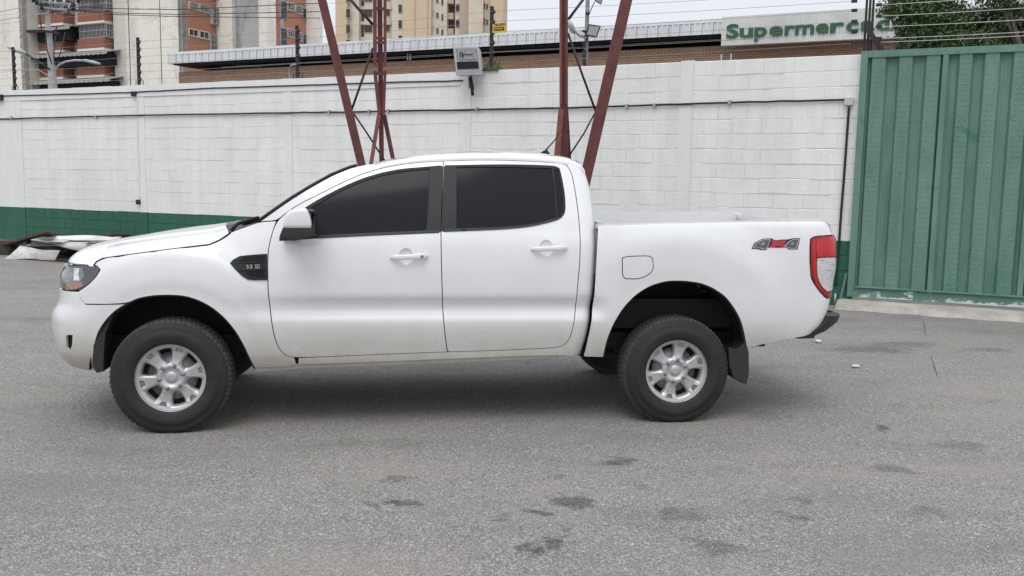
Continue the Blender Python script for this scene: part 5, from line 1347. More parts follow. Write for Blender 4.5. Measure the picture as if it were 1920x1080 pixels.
# ------------------------------------------------------------------ far buildings
def hit2(pt, dr, x, y=60):
    """2D: where the vertical plane through the sighted column meets the line pt + t*dr"""
    d = ray(x, y)[:2]; A = np.array([[d[0], -dr[0]], [d[1], -dr[1]]]); t = np.linalg.solve(A, np.array(pt)-CP[:2]); return np.array(pt)+np.array(dr)*t[1]
def stained(name, base, dark, a=.5, sc_=.25, fine=.5):
    m, nt, p = nodes(name); co = wpos(nt, (1, 1, .35)); co2 = wpos(nt)
    f = ramp_f(nt, noise(nt, co, sc_, 7, .72, .6), .46, .66); g_ = ramp_f(nt, noise(nt, co2, sc_*5, 7, .8), .56, .70)
    c = mix(nt, math_(nt, 'MULTIPLY', f, a), base, dark); c = mix(nt, math_(nt, 'MULTIPLY', g_, fine), c, tuple(x*.55 for x in dark))
    nt.links.new(c, p.inputs['Base Color']); p.inputs['Roughness'].default_value = .9; return m
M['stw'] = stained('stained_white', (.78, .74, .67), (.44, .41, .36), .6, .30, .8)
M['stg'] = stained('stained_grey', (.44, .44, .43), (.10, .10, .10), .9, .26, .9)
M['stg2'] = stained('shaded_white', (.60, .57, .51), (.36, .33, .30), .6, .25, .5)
M['orange'] = stained('orange_render', (.43, .20, .13), (.34, .16, .105), .5, .2, .25)
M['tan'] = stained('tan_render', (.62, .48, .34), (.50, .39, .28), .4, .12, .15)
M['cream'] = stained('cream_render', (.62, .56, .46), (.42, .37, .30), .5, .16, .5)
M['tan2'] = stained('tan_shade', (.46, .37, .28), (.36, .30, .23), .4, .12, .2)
M['brickpar'] = mat('brick_parapet', (.26, .105, .065), .9, var=.3, vscale=4)
M['win'] = mat('far_window', (.035, .038, .045), .2, var=.5, vscale=1.2); M['bars'] = mat('grille_white', (.42, .42, .41), .6, var=.2)
M['band'] = mat('white_band', (.66, .64, .59), .8, var=.1); M['awn'] = mat('awning_grey', (.36, .36, .33), .8, var=.3, vscale=3)
AP = empty('apartment_block', (-20, 80, 0), label='tall weathered apartment block with orange recesses and brick balconies at left', cat='apartment building')
base_pt = atD(270, 100, 88.)[:2]; HT = 30.
b0 = base_pt
segs = []   # walk from x=238 both ways
def wallseg(P0, P1, mt, z0=0, z1=HT, name='wall', parent=AP, th=.5):
    P0, P1 = np.array(P0[:2]), np.array(P1[:2]); e = P1-P0; L_ = np.linalg.norm(e); Fx = Face(P0, e)
    b = MB(); b.fbox(Fx, 0, L_, z0, z1, -th, 0); o = b.build(name, M[mt], parent); return Fx, L_
def px_on(P0, dr, x): return hit2(P0, dr, x)
ptA = px_on(base_pt, e1, 236); ptB = px_on(base_pt, e1, 303); ptC = px_on(base_pt, e1, 342)
wallseg(ptA, ptB, 'stw'); 
ptB2 = ptB-e2*.25; ptC2 = hit2(ptB2, e1, 342); wallseg(ptB2, ptC2, 'stw')
# dark narrow column at 342-352 then orange side going away
q1_ = ptC2+e2*.9
FA, LA = wallseg(ptC2, ptC2+e2*.55, 'stg')
pO0 = ptC2+e2*.55; pO1 = hit2(pO0, e2, 406); FO, LO = wallseg(pO0, pO1, 'orange')
pW1 = hit2(pO1, e1, 435.5); wallseg(pO1, pW1, 'stw')
pD = pW1+e2*2; pD1 = hit2(pD, e1, 443); wallseg(pD, pD1, 'dark'); pG1 = hit2(pD1-e2*1.5, e1, 501); wallseg(pD1-e2*1.5, pG1, 'stg')
pH0 = hit2(pO1, e1, 501); pH0 = pG1-e2*1.2; pH1 = hit2(pH0, e1, 525.5); wallseg(pH0, pH1, 'stw')
pI1 = hit2(pH1, e2, 574); F2, L2 = wallseg(pH1, pI1, 'orange')
pJ1 = hit2(pI1, e1, 599); wallseg(pI1, pJ1, 'stw')
def fwin(F_, x0, y0, x1, y1, parent, bars=0, frame='band', grid=(1, 1), proud=.04):
    a = F_.hit(x0, (y0+y1)/2); c = F_.hit(x1, (y0+y1)/2); s0_, s1_ = sorted((a[0], c[0])); xm = (x0+x1)/2
    z1_ = F_.hit(xm, y0)[1]; z0_ = F_.hit(xm, y1)[1]
    b = MB(); b.fbox(F_, s0_, s1_, z0_, z1_, 0, .03); pn = b.build('window', M['win'], parent)
    t_ = .07; b = MB()
    b.fbox(F_, s0_-t_, s1_+t_, z1_, z1_+t_, 0, proud+.04); b.fbox(F_, s0_-t_, s1_+t_, z0_-t_, z0_, 0, proud+.08); b.fbox(F_, s0_-t_, s0_, z0_, z1_, 0, proud+.04); b.fbox(F_, s1_, s1_+t_, z0_, z1_, 0, proud+.04)
    for i in range(1, grid[0]+1):
        if i < grid[0]: q = s0_+(s1_-s0_)*i/grid[0]; b.fbox(F_, q-.025, q+.025, z0_, z1_, .03, proud+.02)
    b.build('frame', M[frame], pn)
    if bars:
        b = MB(); n_ = bars
        for i in range(n_+1): q = s0_+(s1_-s0_)*i/n_; b.fbox(F_, q-.02, q+.02, z0_, z1_, proud+.08, proud+.12)
        for i in range(4): q = z0_+(z1_-z0_)*i/3; b.fbox(F_, s0_, s1_, q-.02, q+.02, proud+.12, proud+.15)
        b.build('window_grille', M['bars'], pn)
    return pn
for dy in (0, -50, -100):
    fwin(FO, 354.5, 56+dy, 370, 67+dy, AP, 5 if dy == -50 else 0, grid=(2, 1)); fwin(FO, 374.5, 60+dy, 390.5, 72+dy, AP, 5 if dy == -50 else 0, grid=(2, 1)); fwin(FO, 394.5, 66+dy, 405, 95+dy, AP, 4, frame='stg', proud=.3 if dy else .05)
    fwin(F2, 526, 54+dy, 536.5, 84+dy, AP, 0, frame='stg'); fwin(F2, 538.5, 56+dy, 550, 69+dy, AP, 3, grid=(2, 1)); fwin(F2, 554, 62+dy, 565, 75+dy, AP, 3, grid=(2, 1)); fwin(F2, 567.5, 66+dy, 573, 86+dy, AP, 0, frame='stg')
Fj = Face(ptA, e1)
for x_ in (239, 301.5):
    b = MB(); s_ = Fj.hit(x_, 100, .3)[0]; b.fbox(Fj, s_-.022, s_+.022, 0, HT, .02 if x_ < 300 else .26, .06 if x_ < 300 else .29); b.build('expansion_joint', M['dark'], AP)
# left part: white slab at 0-45, shaded return, balcony stacks 55-215, plain wall
pl0 = hit2(base_pt+e2*0, e1, 236)
FB = Face(base_pt+e2*.5, e1)
pz0, pz1 = hit2(base_pt+e2*.5, e1, 52), ptA+e2*.5
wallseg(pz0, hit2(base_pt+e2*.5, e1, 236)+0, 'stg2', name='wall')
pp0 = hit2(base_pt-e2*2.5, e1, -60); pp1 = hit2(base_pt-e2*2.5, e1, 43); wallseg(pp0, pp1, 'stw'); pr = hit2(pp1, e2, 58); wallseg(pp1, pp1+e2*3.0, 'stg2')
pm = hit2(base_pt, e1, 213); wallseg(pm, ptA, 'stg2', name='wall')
b = MB()
def balc(x0, xc, x1, y0, y1, d, mt, name, parent=AP, th=0.):
    """box standing d metres proud of the facade: front from x0 to xc, right side xc..x1"""
    s0_ = FB.hit(x0, (y0+y1)/2, d)[0]; s1_ = FB.hit(xc, (y0+y1)/2, d)[0]
    z1_ = FB.hit(x0, y0, d)[1]; z0_ = FB.hit(x0, y1, d)[1]
    b = MB(); b.fbox(FB, s0_, s1_, z0_, z1_, .01, d+th); return b.build(name, M[mt], parent), s0_, s1_, z0_, z1_
def grille(s0_, s1_, z0_, z1_, d, mt='bars', nb=18, name='balcony_grille'):
    b = MB()
    for i in range(nb+1):
        q = s0_+(s1_-s0_)*i/nb; b.fbox(FB, q-.018, q+.018, z0_, z1_, d, d+.04)
    for i in range(7): q = .05+(d-.1)*i/6; b.fbox(FB, s1_, s1_+.035, z0_, z1_, q, q+.04)
    for q in (z0_, (z0_+z1_)/2, z1_-.04): b.fbox(FB, s0_, s1_, q, q+.05, d+.04, d+.07); b.fbox(FB, s1_+.035, s1_+.07, q, q+.05, 0, d)
    b.build(name, M[mt], AP)
for k in range(-2, 3):
    dy = 50*k
    # right stack
    dd_ = 1.3
    if 22+dy < 175:
        _, a_, c_, z0_, z1_ = balc(145.5, 196, 209, 24+dy, 42.5+dy, dd_, 'brickpar', 'parapet'); balc(145.5, 196, 209, 42.5+dy, 47+dy, dd_, 'band', 'floor_band', th=.06)
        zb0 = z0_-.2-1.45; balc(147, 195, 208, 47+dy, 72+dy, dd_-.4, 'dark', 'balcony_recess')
        zt2 = FB.hit(145.5, 47+dy, dd_)[1]; zt3 = FB.hit(145.5, 73+dy, dd_)[1]
        grille(a_+.02, c_-.02, zt3, zt2, dd_-.15, 'bars' if k in (0, ) else 'stg', 20)
    # left stack
    _, a_, c_, z0_, z1_ = balc(72, 119, 133, 28+dy, 46.5+dy, 1.3, 'brickpar', 'parapet'); balc(71.5, 119, 133, 46.5+dy, 51+dy, 1.3, 'band', 'floor_band', th=.06)
    balc(74, 118, 132, 51+dy, 78+dy, .8, 'win', 'balcony_recess')
    zt2 = FB.hit(72, 51+dy, 1.3)[1]; zt3 = FB.hit(72, 78+dy, 1.3)[1]
    if k != 0: grille(a_+.02, c_-.02, zt3, zt2, 1.15, 'stg', 14)
    # side column with AC unit
    balc(62, 71, 72, 55+dy, 80+dy, .5, 'band', 'ac_unit')
# awnings (scalloped strips)
def awning(x0, x1, y0, y1, dlt, k=34):
    s0_ = FB.hit(x0, y1, 2.4)[0]; s1_ = FB.hit(x1, y1, 2.4)[0]; zl = FB.hit(x0, y1, 2.4)[1]; 
    b = MB(); b.hexa([FB.w(s0_, zl+.10, 2.4), FB.w(s1_, zl+.10, 2.4), FB.w(s1_-.3, zl+.62, .05), FB.w(s0_+.2, zl+.62, .05), FB.w(s0_, zl+.16, 2.4), FB.w(s1_, zl+.16, 2.4), FB.w(s1_-.3, zl+.68, .05), FB.w(s0_+.2, zl+.68, .05)])
    for i in range(k):
        q = s0_+(s1_-s0_)*i/k; w = (s1_-s0_)/k
        if i % 2 == 0: b.fbox(FB, q, q+w, zl-.14, zl+.12, 2.38, 2.42)
        else: b.fbox(FB, q, q+w, zl-.08, zl+.12, 2.34, 2.38)
    b.build('awning', M['awn'], AP)
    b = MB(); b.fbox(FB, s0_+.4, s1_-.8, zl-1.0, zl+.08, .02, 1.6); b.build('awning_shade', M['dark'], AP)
awning(54, 200, 96, 108, 1); awning(57, 206, 146, 157, 1); awning(52, 130, 50, 58, 1)

# pale building edge + tan tower
PB = empty('pale_building', (0, 0, 0), label='pale grey building edge far behind the red leaning leg', cat='building') if False else None
TT = empty('tan_tower_block', tuple(atD(800, 60, 160.)[:2])+(0,), label='beige high-rise apartment tower far behind the red steel tower', cat='apartment building')
tp = atD(640, 60, 160.)[:2]; er = np.array([math.cos(.25), -math.sin(.25)]); ep = np.array([er[1]*-1, er[0]])
cur = hit2(tp, er, 629); HT2 = 60
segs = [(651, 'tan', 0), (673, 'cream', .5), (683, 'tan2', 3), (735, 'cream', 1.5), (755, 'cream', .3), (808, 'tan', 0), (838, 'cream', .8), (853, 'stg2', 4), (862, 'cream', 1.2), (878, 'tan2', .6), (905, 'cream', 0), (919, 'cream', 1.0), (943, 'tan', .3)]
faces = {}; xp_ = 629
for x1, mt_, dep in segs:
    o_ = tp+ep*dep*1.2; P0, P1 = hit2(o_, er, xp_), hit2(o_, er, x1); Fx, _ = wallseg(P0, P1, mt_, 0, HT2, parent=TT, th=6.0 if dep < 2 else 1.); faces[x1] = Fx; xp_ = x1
for k in range(-3, 3):
    dy = 29*k
    if 20+dy > 80: continue
    for fx, x0, y0, x1, y1 in ((651, 649.5, 17, 656.5, 33), (735, 683, 19, 698, 32), (735, 722, 17, 731, 30), (755, 747.5, 9, 753.5, 24), (838, 809.5, 20, 813, 31), (838, 818.5, 24, 822, 34), (838, 828, 27, 831, 38), (862, 855, 10, 861, 22), (862, 855, 37, 861, 50), (919, 906.5, 6, 909.5, 17), (919, 912, 8, 915, 17)):
        y0, y1 = y0+dy, y1+dy
        if fx == 651: Fx = faces[673] if x0 > 651 else faces[651]
        else: Fx = faces[fx]
        fwin(Fx, x0, y0, x1, y1, TT, 0, frame='tan2', proud=.02)
    b = MB(); Fx = faces[853]; a_ = Fx.hit(839, 40, 2.6); c_ = Fx.hit(852, 40, 2.6); z_ = Fx.hit(845, 36+dy, 2.6)[1]
    b.fbox(Fx, a_[0], c_[0], z_-.15, z_+.1, 0, 3.6); b.fbox(Fx, a_[0], c_[0], z_+.1, z_+.9, 3.5, 3.6); b.build('balcony_slab', M['tan2'], TT)
    b = MB(); Fx = faces[735]; a_ = Fx.hit(673, 40); c_ = Fx.hit(735, 40); z_ = Fx.hit(700, 44+dy)[1]; b.fbox(Fx, a_[0], c_[0], z_-.25, z_+.3, 0, .25); b.build('floor_band', M['cream'], TT)
for x in (778, 802, 812, 826, 835):
    Fx = faces[808] if x < 808 else faces[838]; s = Fx.hit(x, 40)[0]; b = MB(); b.fbox(Fx, s-.07, s+.07, 0, HT2, 0, .12); b.build('pilaster_strip', M['tan2' if x < 808 else 'band'], TT)
# building glimpsed through the trees at right
q = atD(1850, 40, 60.)[:2]; Fq = Face(q, (1, -.25)); b = MB(); s0_ = Fq.hit(1822, 30)[0]; s1_ = Fq.hit(1960, 30)[0]; z1_ = Fq.hit(1850, 8)[1]; z0_ = Fq.hit(1850, 36)[1]
RB = empty('white_hall', (q[0], q[1], 0), label='white flat-roofed building glimpsed between the trees above the green gate', cat='building')
b.fbox(Fq, s0_, s1_, z0_, z1_, -6, 0); b.build('upper_wall', M['stw'], RB)
b = MB(); b.fbox(Fq, s0_-.5, s1_, z0_-.5, z0_, -6, .4); b.build('eaves', M['dark'], RB); b = MB(); b.fbox(Fq, s0_, s1_, 0, z0_-.5, -6, -1); b.build('lower_wall', M['stw'], RB)

# ------------------------------------------------------------------ lamp poles and power pole
def w_at(x, y, D): return tuple(atD(x, y, D))
PP = empty('power_pole', tuple(atD(97, 150, 46.)[:2])+(0,), label='tapered concrete power pole carrying cables and street lamps at the left', cat='utility pole')
b = MB(); pb_ = atD(99, 165, 46.); pt_ = atD(88, 18, 46.)
b.tube([(pb_[0], pb_[1], 0), pb_, atD(97, 128, 46), atD(92, 66, 46), pt_], .27, 10, r1=.11); b.build('pole', mat('pole_concrete', (.34, .34, .33), .85, var=.2), PP)
M['lampgrey'] = mat('lamp_grey', (.42, .44, .45), .45, var=.1)
def tubeD(pl, D, r, name, mt, parent, n=6): b = MB(); b.tube([atD(x, y, D) for x, y in pl], r, n); return b.build(name, M[mt], parent)
tubeD([(94, 131), (75, 117), (50, 102), (30, 94)], 45.8, .045, 'lamp_arm', 'cable', PP); tubeD([(104, 132), (110, 122), (122, 116), (140, 113), (162, 114)], 45.8, .055, 'lamp_arm', 'galv', PP)
def lamphead(xa, ya, xb, yb, D, w, parent):
    A, B_ = atD(xa, ya, D), atD(xb, yb, D); b = MB(); d = B_-A; vs = []; n_ = 8
    for i in range(n_+1):
        t = i/n_; rr_ = w*(.35+.65*math.sin(PI*min(1, .12+t*.8))**.7); c0 = A+d*t
        for j in range(8): q = 2*PI*j/8; vs.append(c0+np.array([math.cos(q)*.3*rr_, math.cos(q)*rr_*1.2, math.sin(q)*rr_*.55]))
    b.add(vs, [(i*8+j, i*8+(j+1) % 8, (i+1)*8+(j+1) % 8, (i+1)*8+j) for i in range(n_) for j in range(8)]+[tuple(range(8)), tuple(range(n_*8, n_*8+8))], 0, True); b.build('lamp_head', M['lampgrey'], parent)
lamphead(46, 99, 17, 88, 45.6, .26, PP); lamphead(158, 113, 187, 119.5, 45.6, .15, PP)
tubeD([(50, 59), (80, 58), (110, 62)], 45.7, .085, 'cross_arm', 'cable', PP, 4); 
tubeD([(74, 28), (78, 56)], 45.7, .03, 'drop_wire', 'cable', PP); tubeD([(107, 48), (103, 62)], 45.7, .04, 'drop_wire', 'cable', PP); tubeD([(86, 66), (88, 92), (97, 120)], 45.5, .03, 'drop_wire', 'cable', PP); tubeD([(104, 66), (101, 100), (102, 122)], 45.5, .03, 'drop_wire', 'cable', PP); tubeD([(122, 60), (116, 90), (108, 116)], 45.5, .025, 'drop_wire', 'cable', PP)
for y in (9, 20):
    b = MB(); A = atD(68, y-6, 45.7); B_ = atD(145, y, 45.7); b.tube([A, B_], .06, 5); b.build('cross_arm', M['galv'], PP)
for i in range(16):
    x = 60+float(rng.uniform(0, 88)); y = float(rng.uniform(-2, 22)); b = MB(); c0 = atD(x, y, 45.5+float(rng.uniform(-.5, .5))); r_ = float(rng.uniform(.08, .17))
    b.tube([c0, c0+np.array([0, 0, r_*1.2]), c0+np.array([0, 0, r_*2.4])], r_*.6, 7); b.build('insulator', M['cable' if i % 2 else 'galv'], PP)
b = MB()
for i in range(16):
    x0, y0 = 55+float(rng.uniform(0, 80)), float(rng.uniform(-5, 20)); x1, y1 = x0+float(rng.uniform(-25, 30)), y0+float(rng.uniform(-3, 16)); b.tube([atD(x0, y0, 45.5), atD((x0+x1)/2, (y0+y1)/2+5, 45.5), atD(x1, y1, 45.5)], .018, 4, cap=False)
b.build('jumper_wires', M['cable'], PP)
PW_ = empty('power_lines', tuple(atD(140, 20, 45.5)), label='bundle of overhead power lines running right from the concrete pole', cat='power lines')
for pl in ([(135, 15), (165, 13), (205, 16), (330, 18), (600, 6)], [(140, 18), (210, 24), (330, 27), (600, 22)], [(138, 19), (210, 27), (330, 31), (600, 34)], [(-10, 132), (0, 131.5), (70, 130), (92, 142)], [(-10, 24), (60, 10)], [(-10, 40), (60, 28), (90, 24)]):
    tubeD(pl, 45.0, .022, 'power_line', 'cable' if pl[0][0] > 0 else 'galv', PW_, 4)
# mid lamp pole with two floods and a street lamp
LP = empty('lamp_pole', tuple(atD(1099, 110, 24.)[:2])+(0,), label='slim grey pole with black floodlights and a street lamp behind the right tower post', cat='lamp post')
b = MB(); p0 = atD(1098.5, 120, 24.); p1 = atD(1102, -8, 24.); b.tube([(p0[0], p0[1], 0), p0, p1], .055, 8); b.build('pole', mat('pole_grey', (.16, .16, .165), .6, var=.4, vscale=8), LP)
def floodD(l, D, parent, nm='floodlight_head'):
    b = MB(); f_ = [atD(x, y, D) for x, y in l]; c = np.mean(f_, 0); back = [c+(q-c)*.7+np.array([.02, .22, .03]) for q in f_]
    b.add(f_+back, [(0, 1, 2, 3), (7, 6, 5, 4)]+[(i, (i+1) % 4, 4+(i+1) % 4, 4+i) for i in range(4)]); h_ = b.build(nm, M['trim'], parent)
    b = MB(); g_ = [c+(q-c)*.78+np.array([0, -.02, 0]) for q in f_]; g2_ = [q+np.array([0, .015, 0]) for q in g_]; b.add(g_+g2_, [(0, 1, 2, 3), (7, 6, 5, 4)]+[(i, (i+1) % 4, 4+(i+1) % 4, 4+i) for i in range(4)]); b.build('glass', M['flglass'], h_)
floodD([(1104, 45), (1127, 48.5), (1118.5, 71), (1096.5, 67)], 23.8, LP); floodD([(1112, -12), (1131, -4), (1127, 9), (1116, 2)], 23.8, LP)
tubeD([(1101, 71), (1086, 66), (1078, 58), (1074, 52)], 23.9, .04, 'lamp_arm', 'galv', LP); lamphead(1077, 57, 1064, 42, 23.7, .26, LP)
tubeD([(1105, 25), (1115, 3)], 23.9, .012, 'stay_wire', 'cable', LP); tubeD([(1098, 25), (1106, 25.5)], 23.9, .03, 'bracket', 'trim', LP); tubeD([(1092, 58), (1100, 60)], 23.9, .03, 'bracket', 'trim', LP)
for y in (80, 88, 97, 105, 112, 119): b = MB(); c0 = atD(1096, y, 23.9); b.box(c0-np.array([.05, .04, .035]), c0+np.array([.03, .04, .035])); b.build('strap', M['cable'], LP)

# ------------------------------------------------------------------ trees
def leafy(name, label, cx_, cy_, D, blobs, n, lsz, seed, trunk, mts, group=None):
    r_ = np.random.default_rng(seed); c = atD(cx_, cy_, D)
    T = empty(name, (trunk[0], trunk[1], 0), label=label, cat='tree', group=group)
    b = MB(); tops = []
    th = [(trunk[0], trunk[1], 0), (trunk[0]+.1, trunk[1], 1.6), (trunk[0]-.05, trunk[1]+.1, 3.0)]; b.tube(th, .22, 9, r1=.15)
    for (x, y, dd, rad) in blobs:
        q = atD(x, y, D+dd); mid = np.array(th[-1])*.45+q*.55+r_.normal(0, .2, 3); b.tube([th[-1], mid, q], .09, 6, r1=.02)
        for _ in range(5): e_ = q+r_.normal(0, rad*.5, 3); b.tube([q, (q+e_)/2+r_.normal(0, .08, 3), e_], .022, 5, r1=.006)
    b.build('trunk', mat('bark_'+name+str(seed), (.09, .075, .06), .9, var=.3), T)
    tot = sum(q[3]**2 for q in blobs); V = []; 
    for (x, y, dd, rad) in blobs:
        k = int(n*rad**2/tot); q = atD(x, y, D+dd); ncl = max(8, int(26*rad))
        cl = r_.normal(0, 1, (ncl, 3)); cl /= np.linalg.norm(cl, axis=1)[:, None]; cl *= (r_.uniform(.35, 1, ncl)**.5)[:, None]*rad*np.array([1, 1, .75])
        idx = r_.integers(0, ncl, k); V.append(q+cl[idx]+r_.normal(0, .16*rad+.05, (k, 3))*np.array([1, 1, .7]))
    V = np.concatenate(V); k = len(V)
    dn_ = r_.normal(0, 1, (k, 3)); dn_[:, 2] = np.abs(dn_[:, 2])*.9+.3; dn_ /= np.linalg.norm(dn_, axis=1)[:, None]
    tx = np.cross(dn_, r_.normal(0, 1, (k, 3))); tx /= np.linalg.norm(tx, axis=1)[:, None]; ty = np.cross(dn_, tx)
    L_ = (lsz*r_.uniform(.6, 1.3, k))[:, None]
    v = np.stack([V-tx*L_, V-ty*L_*.42+dn_*L_*.1, V+tx*L_, V+ty*L_*.42+dn_*L_*.1], 1).reshape(-1, 3)
    me = bpy.data.meshes.new('crown'); me.vertices.add(4*k); me.vertices.foreach_set('co', v.ravel()); me.loops.add(4*k); me.loops.foreach_set('vertex_index', np.arange(4*k)); me.polygons.add(k); me.polygons.foreach_set('loop_start', np.arange(k)*4); me.polygons.foreach_set('loop_total', np.full(k, 4))
    me.polygons.foreach_set('material_index', r_.choice(3, k, p=[.45, .35, .20])); me.update(); me.validate()
    mobj('crown', me, T, mts)
def leafm(name, col):
    m, nt, p = nodes(name); c = ramp(nt, noise(nt, wpos(nt), 1.2, 4, .6), [(.3, tuple(x*.65 for x in col)), (.7, tuple(x*1.25 for x in col))]); nt.links.new(c, p.inputs['Base Color'])
    p.inputs['Roughness'].default_value = .5; p.inputs['Specular IOR Level'].default_value = .4; return m
LM = [leafm('leaf_deep', (.038, .072, .028)), leafm('leaf_mid', (.072, .125, .042)), leafm('leaf_fresh', (.13, .20, .065))]
t0 = atD(1790, 60, 19.)
leafy('leafy_tree', 'dense dark green tree beyond the gate, beside the shop sign', 1780, 30, 19.,
      [(1712, 10, 0, .42), (1690, 6, 0, .3), (1668, 22, 0, .17), (1750, 10, .3, .65), (1728, 70, -.2, .45), (1750, 55, 0, .75), (1780, 18, .3, .42), (1795, 75, .2, .55), (1830, 76, .2, .20), (1852, 92, 0, .24), (1690, 90, -.2, .17), (1700, 50, 0, .2), (1730, 92, -.3, .35), (1690, -25, .2, .4), (1760, -25, .4, .6), (1808, -26, .5, .24), (1780, 95, -.3, .4)],
      24000, .042, 3, (t0[0], t0[1]), LM)
t1 = atD(1925, 60, 17.)
leafy('leafy_tree', 'loose feathery tree hanging over the far right end of the gate', 1900, 30, 17.,
      [(1888, 2, 0, .22), (1912, 40, 0, .18), (1900, 88, .2, .20), (1925, 20, .2, .5), (1930, 80, .2, .45), (1870, -12, 0, .3), (1960, 40, .3, .8)],
      9000, .042, 5, (t1[0]+.5, t1[1]), LM)

# ------------------------------------------------------------------ debris heap at the left, odd things on the ground
M['sheet'] = mat('sheet_metal', (.52, .52, .51), .45, metal=.25, var=.3, vscale=3); M['sheet_w'] = mat('sheet_white', (.66, .66, .64), .6, var=.25, vscale=4); M['sheet_d'] = mat('sheet_dark', (.05, .045, .04), .7, var=.5, vscale=5); M['sheet_r'] = mat('rusty_board', (.10, .035, .022), .9, var=.4)
def sheet(px, h0, h1, mt, label, th=.012, cat='metal sheet', wav=.02, name='scrap_sheet'):
    """bent sheet laid over the heap: px corner sightings, each with its own height"""
    c = [atZ(x, y, h) for (x, y), h in zip(px, (h0 if isinstance(h0, (list, tuple)) else [h0]*4))]
    n_ = 9; m_ = 5; r_ = np.random.default_rng(int(px[0][0]*7+px[0][1])); b = MB(); vs = []; ph = r_.uniform(0, 6)
    for lay in (0, -th):
        for j in range(m_+1):
            for i in range(n_+1):
                u, v = i/n_, j/m_; q = (c[0]*(1-u)+c[1]*u)*(1-v)+(c[3]*(1-u)+c[2]*u)*v
                q = q+np.array([0, 0, wav*math.sin(u*7+ph+v*3)+lay]); vs.append(q+np.array([*(r_.normal(0, .004, 2)), 0]) if lay == 0 else q)
    L = n_+1; o2 = L*(m_+1); fs = [(j*L+i, j*L+i+1, (j+1)*L+i+1, (j+1)*L+i) for j in range(m_) for i in range(n_)]; fs += [tuple(o2+k for k in f[::-1]) for f in fs]
    per = [i for i in range(L)]+[j*L+n_ for j in range(1, m_+1)]+[m_*L+i for i in range(n_-1, -1, -1)]+[j*L for j in range(m_-1, 0, -1)]
    fs += [(per[i], per[i-1], o2+per[i-1], o2+per[i]) for i in range(len(per))]
    b.add(vs, fs, 0, False); o = b.build(name, M[mt]); tag(o, label, cat, 'scrap sheets heaped by the green wall band'); return o
sheet([(10, 483), (102, 487), (112, 471), (38, 462)], [.02, .03, .20, .24], 0, 'sheet_w', 'crumpled white sheet lying lowest at the front left of the scrap heap', wav=.014)
sheet([(24, 481), (240, 484), (240, 447), (60, 447)], [.015, .02, .34, .34], 0, 'sheet_d', 'black layer added under the whole scrap heap for the dark between its sheets', wav=.01)  # added layer, coloured black for the dark below the scrap
sheet([(206, 443), (256, 447), (256, 441), (206, 437.5)], [.42, .40, .46, .52], 0, 'sheet_r', 'rust brown board running behind the truck nose', .03, 'board', .004, 'scrap_board')
sheet([(30, 468), (118, 472), (150, 460), (64, 452)], [.15, .17, .27, .30], 0, 'sheet_d', 'dark sheet just above the crumpled white one in the scrap heap', wav=.012)
sheet([(48, 459), (150, 463), (182, 455), (72, 449)], [.26, .26, .32, .36], 0, 'sheet', 'long grey sheet slanting across the middle of the scrap heap', wav=.012)
sheet([(82, 453), (150, 470), (172, 465), (98, 449)], [.34, .20, .24, .38], 0, 'sheet_w', 'narrow white strip sliding down to the right over the scrap heap', wav=.008)
sheet([(58, 450), (120, 454), (140, 447), (80, 443)], [.38, .38, .42, .46], 0, 'sheet', 'small grey sheet near the top left of the scrap heap', wav=.008)
sheet([(86, 447), (212, 451), (228, 443), (104, 441)], [.42, .42, .46, .48], 0, 'sheet_w', 'flat pale sheet lying on top of the scrap heap', wav=.010)
sheet([(100, 462), (230, 466), (240, 455), (120, 452)], [.22, .22, .30, .32], 0, 'sheet_d', 'blackened sheet in the right half of the scrap heap', wav=.012)
sheet([(104, 478), (240, 482), (240, 466), (118, 464)], [.05, .05, .18, .20], 0, 'sheet_d', 'black board low at the right of the scrap heap, next to the bumper', wav=.008)
sheet([(160, 458), (228, 459), (236, 452), (172, 451)], [.33, .33, .37, .38], 0, 'sheet', 'dull grey sheet at the right of the scrap heap under the pale top one', wav=.010)
sheet([(4, 466), (84, 441), (84, 434.5), (4, 457)], [.06, .44, .56, .22], 0, 'sheet_r', 'rust brown board leaning at the left edge of the scrap heap', .03, 'board', .004, 'scrap_board')
sheet([(84, 441), (124, 447), (124, 441.5), (84, 434.5)], [.44, .36, .46, .56], 0, 'sheet_r', 'short brown board at the peak of the scrap heap', .03, 'board', .004, 'scrap_board')
sheet([(184, 446), (206, 443), (206, 437.5), (184, 441.5)], [.38, .42, .52, .45], 0, 'sheet_r', 'rust brown board lying behind the truck nose', .03, 'board', .004, 'scrap_board')
sheet([(22, 484), (130, 491), (130, 488.5), (22, 481.5)], [.015, .015, .02, .02], 0, 'sheet_r', 'thin brown lath lying on the asphalt in front of the scrap heap', .012, 'board', .002, 'scrap_lath')
b = MB(); c0 = atZ(6, 478, 0); b.prism([(-.35, 0), (.12, 0), (.16, .12), (.10, .27), (-.35, .30)], lambda a, c, t: (c0[0]+a+t*.2, c0[1]+t, c), 0, .4)
tag(b.build('rubber_block', M['sheet_d'], bevel=.03), 'dark rubber block at the left edge beside the scrap heap', 'block')
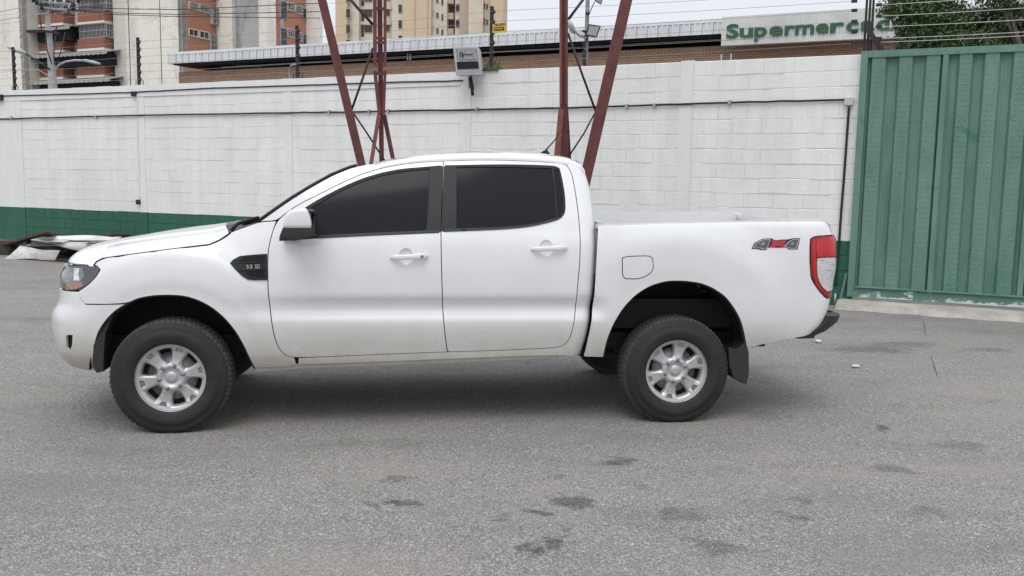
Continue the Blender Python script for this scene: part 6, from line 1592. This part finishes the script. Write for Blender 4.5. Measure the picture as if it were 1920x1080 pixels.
# loose stones
M['stone'] = mat('pale_stone', (.58, .57, .54), .9, var=.15)
def stone(b, c, r, r_):
    vs = []; t = (1+5**.5)/2
    for v in ((-1, t, 0), (1, t, 0), (-1, -t, 0), (1, -t, 0), (0, -1, t), (0, 1, t), (0, -1, -t), (0, 1, -t), (t, 0, -1), (t, 0, 1), (-t, 0, -1), (-t, 0, 1)):
        vs.append(np.array(c)+np.array(v)/1.9*r*r_.uniform(.7, 1.2)*np.array([1.2, 1, .6]))
    b.add(vs, [(0, 11, 5), (0, 5, 1), (0, 1, 7), (0, 7, 10), (0, 10, 11), (1, 5, 9), (5, 11, 4), (11, 10, 2), (10, 7, 6), (7, 1, 8), (3, 9, 4), (3, 4, 2), (3, 2, 6), (3, 6, 8), (3, 8, 9), (4, 9, 5), (2, 4, 11), (6, 2, 10), (8, 6, 7), (9, 8, 1)])
for (x, y, r_, lb) in ((1535, 640, .035, 'pale flat stone on the ground just behind the black rear bumper'), (1603, 686, .035, 'lone white stone on the asphalt to the right of the truck')):
    b = MB(); stone(b, atZ(x, y, .012), r_, np.random.default_rng(int(x))); tag(b.build('stone', M['stone']), lb, 'stone')
b = MB(); r_ = np.random.default_rng(11)
for i in range(2600):
    X, Y = r_.uniform(-5, 8), r_.uniform(-5.6, 5.5); s_ = r_.choice([.0035, .005, .007, .011], p=[.6, .35, .05, .0]); stone(b, (X, Y, s_*.25), s_, r_)
tag(b.build('loose_gravel', mat('gravel', (.40, .39, .37), .9, var=.5, vscale=30), fix=False), 'fine loose gravel scattered over the asphalt', 'gravel', kind='stuff')
# weeds
M['grass'] = leafm('weed', (.14, .15, .06))
for (x, y, n_, h_, lb) in ((1847, 586, 60, .10, 'small dry weed growing on the concrete strip below the gate'), (1579, 556, 40, .09, 'tuft of weeds at the corner between wall and gate')):
    c0 = atZ(x, y, .03); b = MB()
    for i in range(n_):
        a = r_.uniform(0, 2*PI); q = c0+np.array([r_.normal(0, .12), r_.normal(0, .04), 0]); t_ = q+np.array([math.cos(a)*h_*.9, math.sin(a)*h_*.5, h_*r_.uniform(.4, 1)])
        b.add([q, q+np.array([.008, 0, 0]), t_], [(0, 1, 2)])
    tag(b.build('weed', M['grass'], fix=False), lb, 'weed')
# cracks in the asphalt: thin dark grooves filled with dirt
for pl in ([(1731, 602), (1736, 628)], [(1746, 668), (1757, 705)]):
    b = MB(); P_ = [atZ(x, y, .004) for x, y in pl]; d = (P_[1]-P_[0]); n_ = 10; w = .0022; nrm = np.array([-d[1], d[0], 0])/np.linalg.norm(d); vs = []
    for i in range(n_+1): q = P_[0]+d*i/n_+nrm*r_.normal(0, .004); vs += [q-nrm*w, q+nrm*w]
    b.add(vs, [(2*i, 2*i+1, 2*i+3, 2*i+2) for i in range(n_)]); tag(b.build('asphalt_crack', M['tyre'], fix=False), kind='structure')
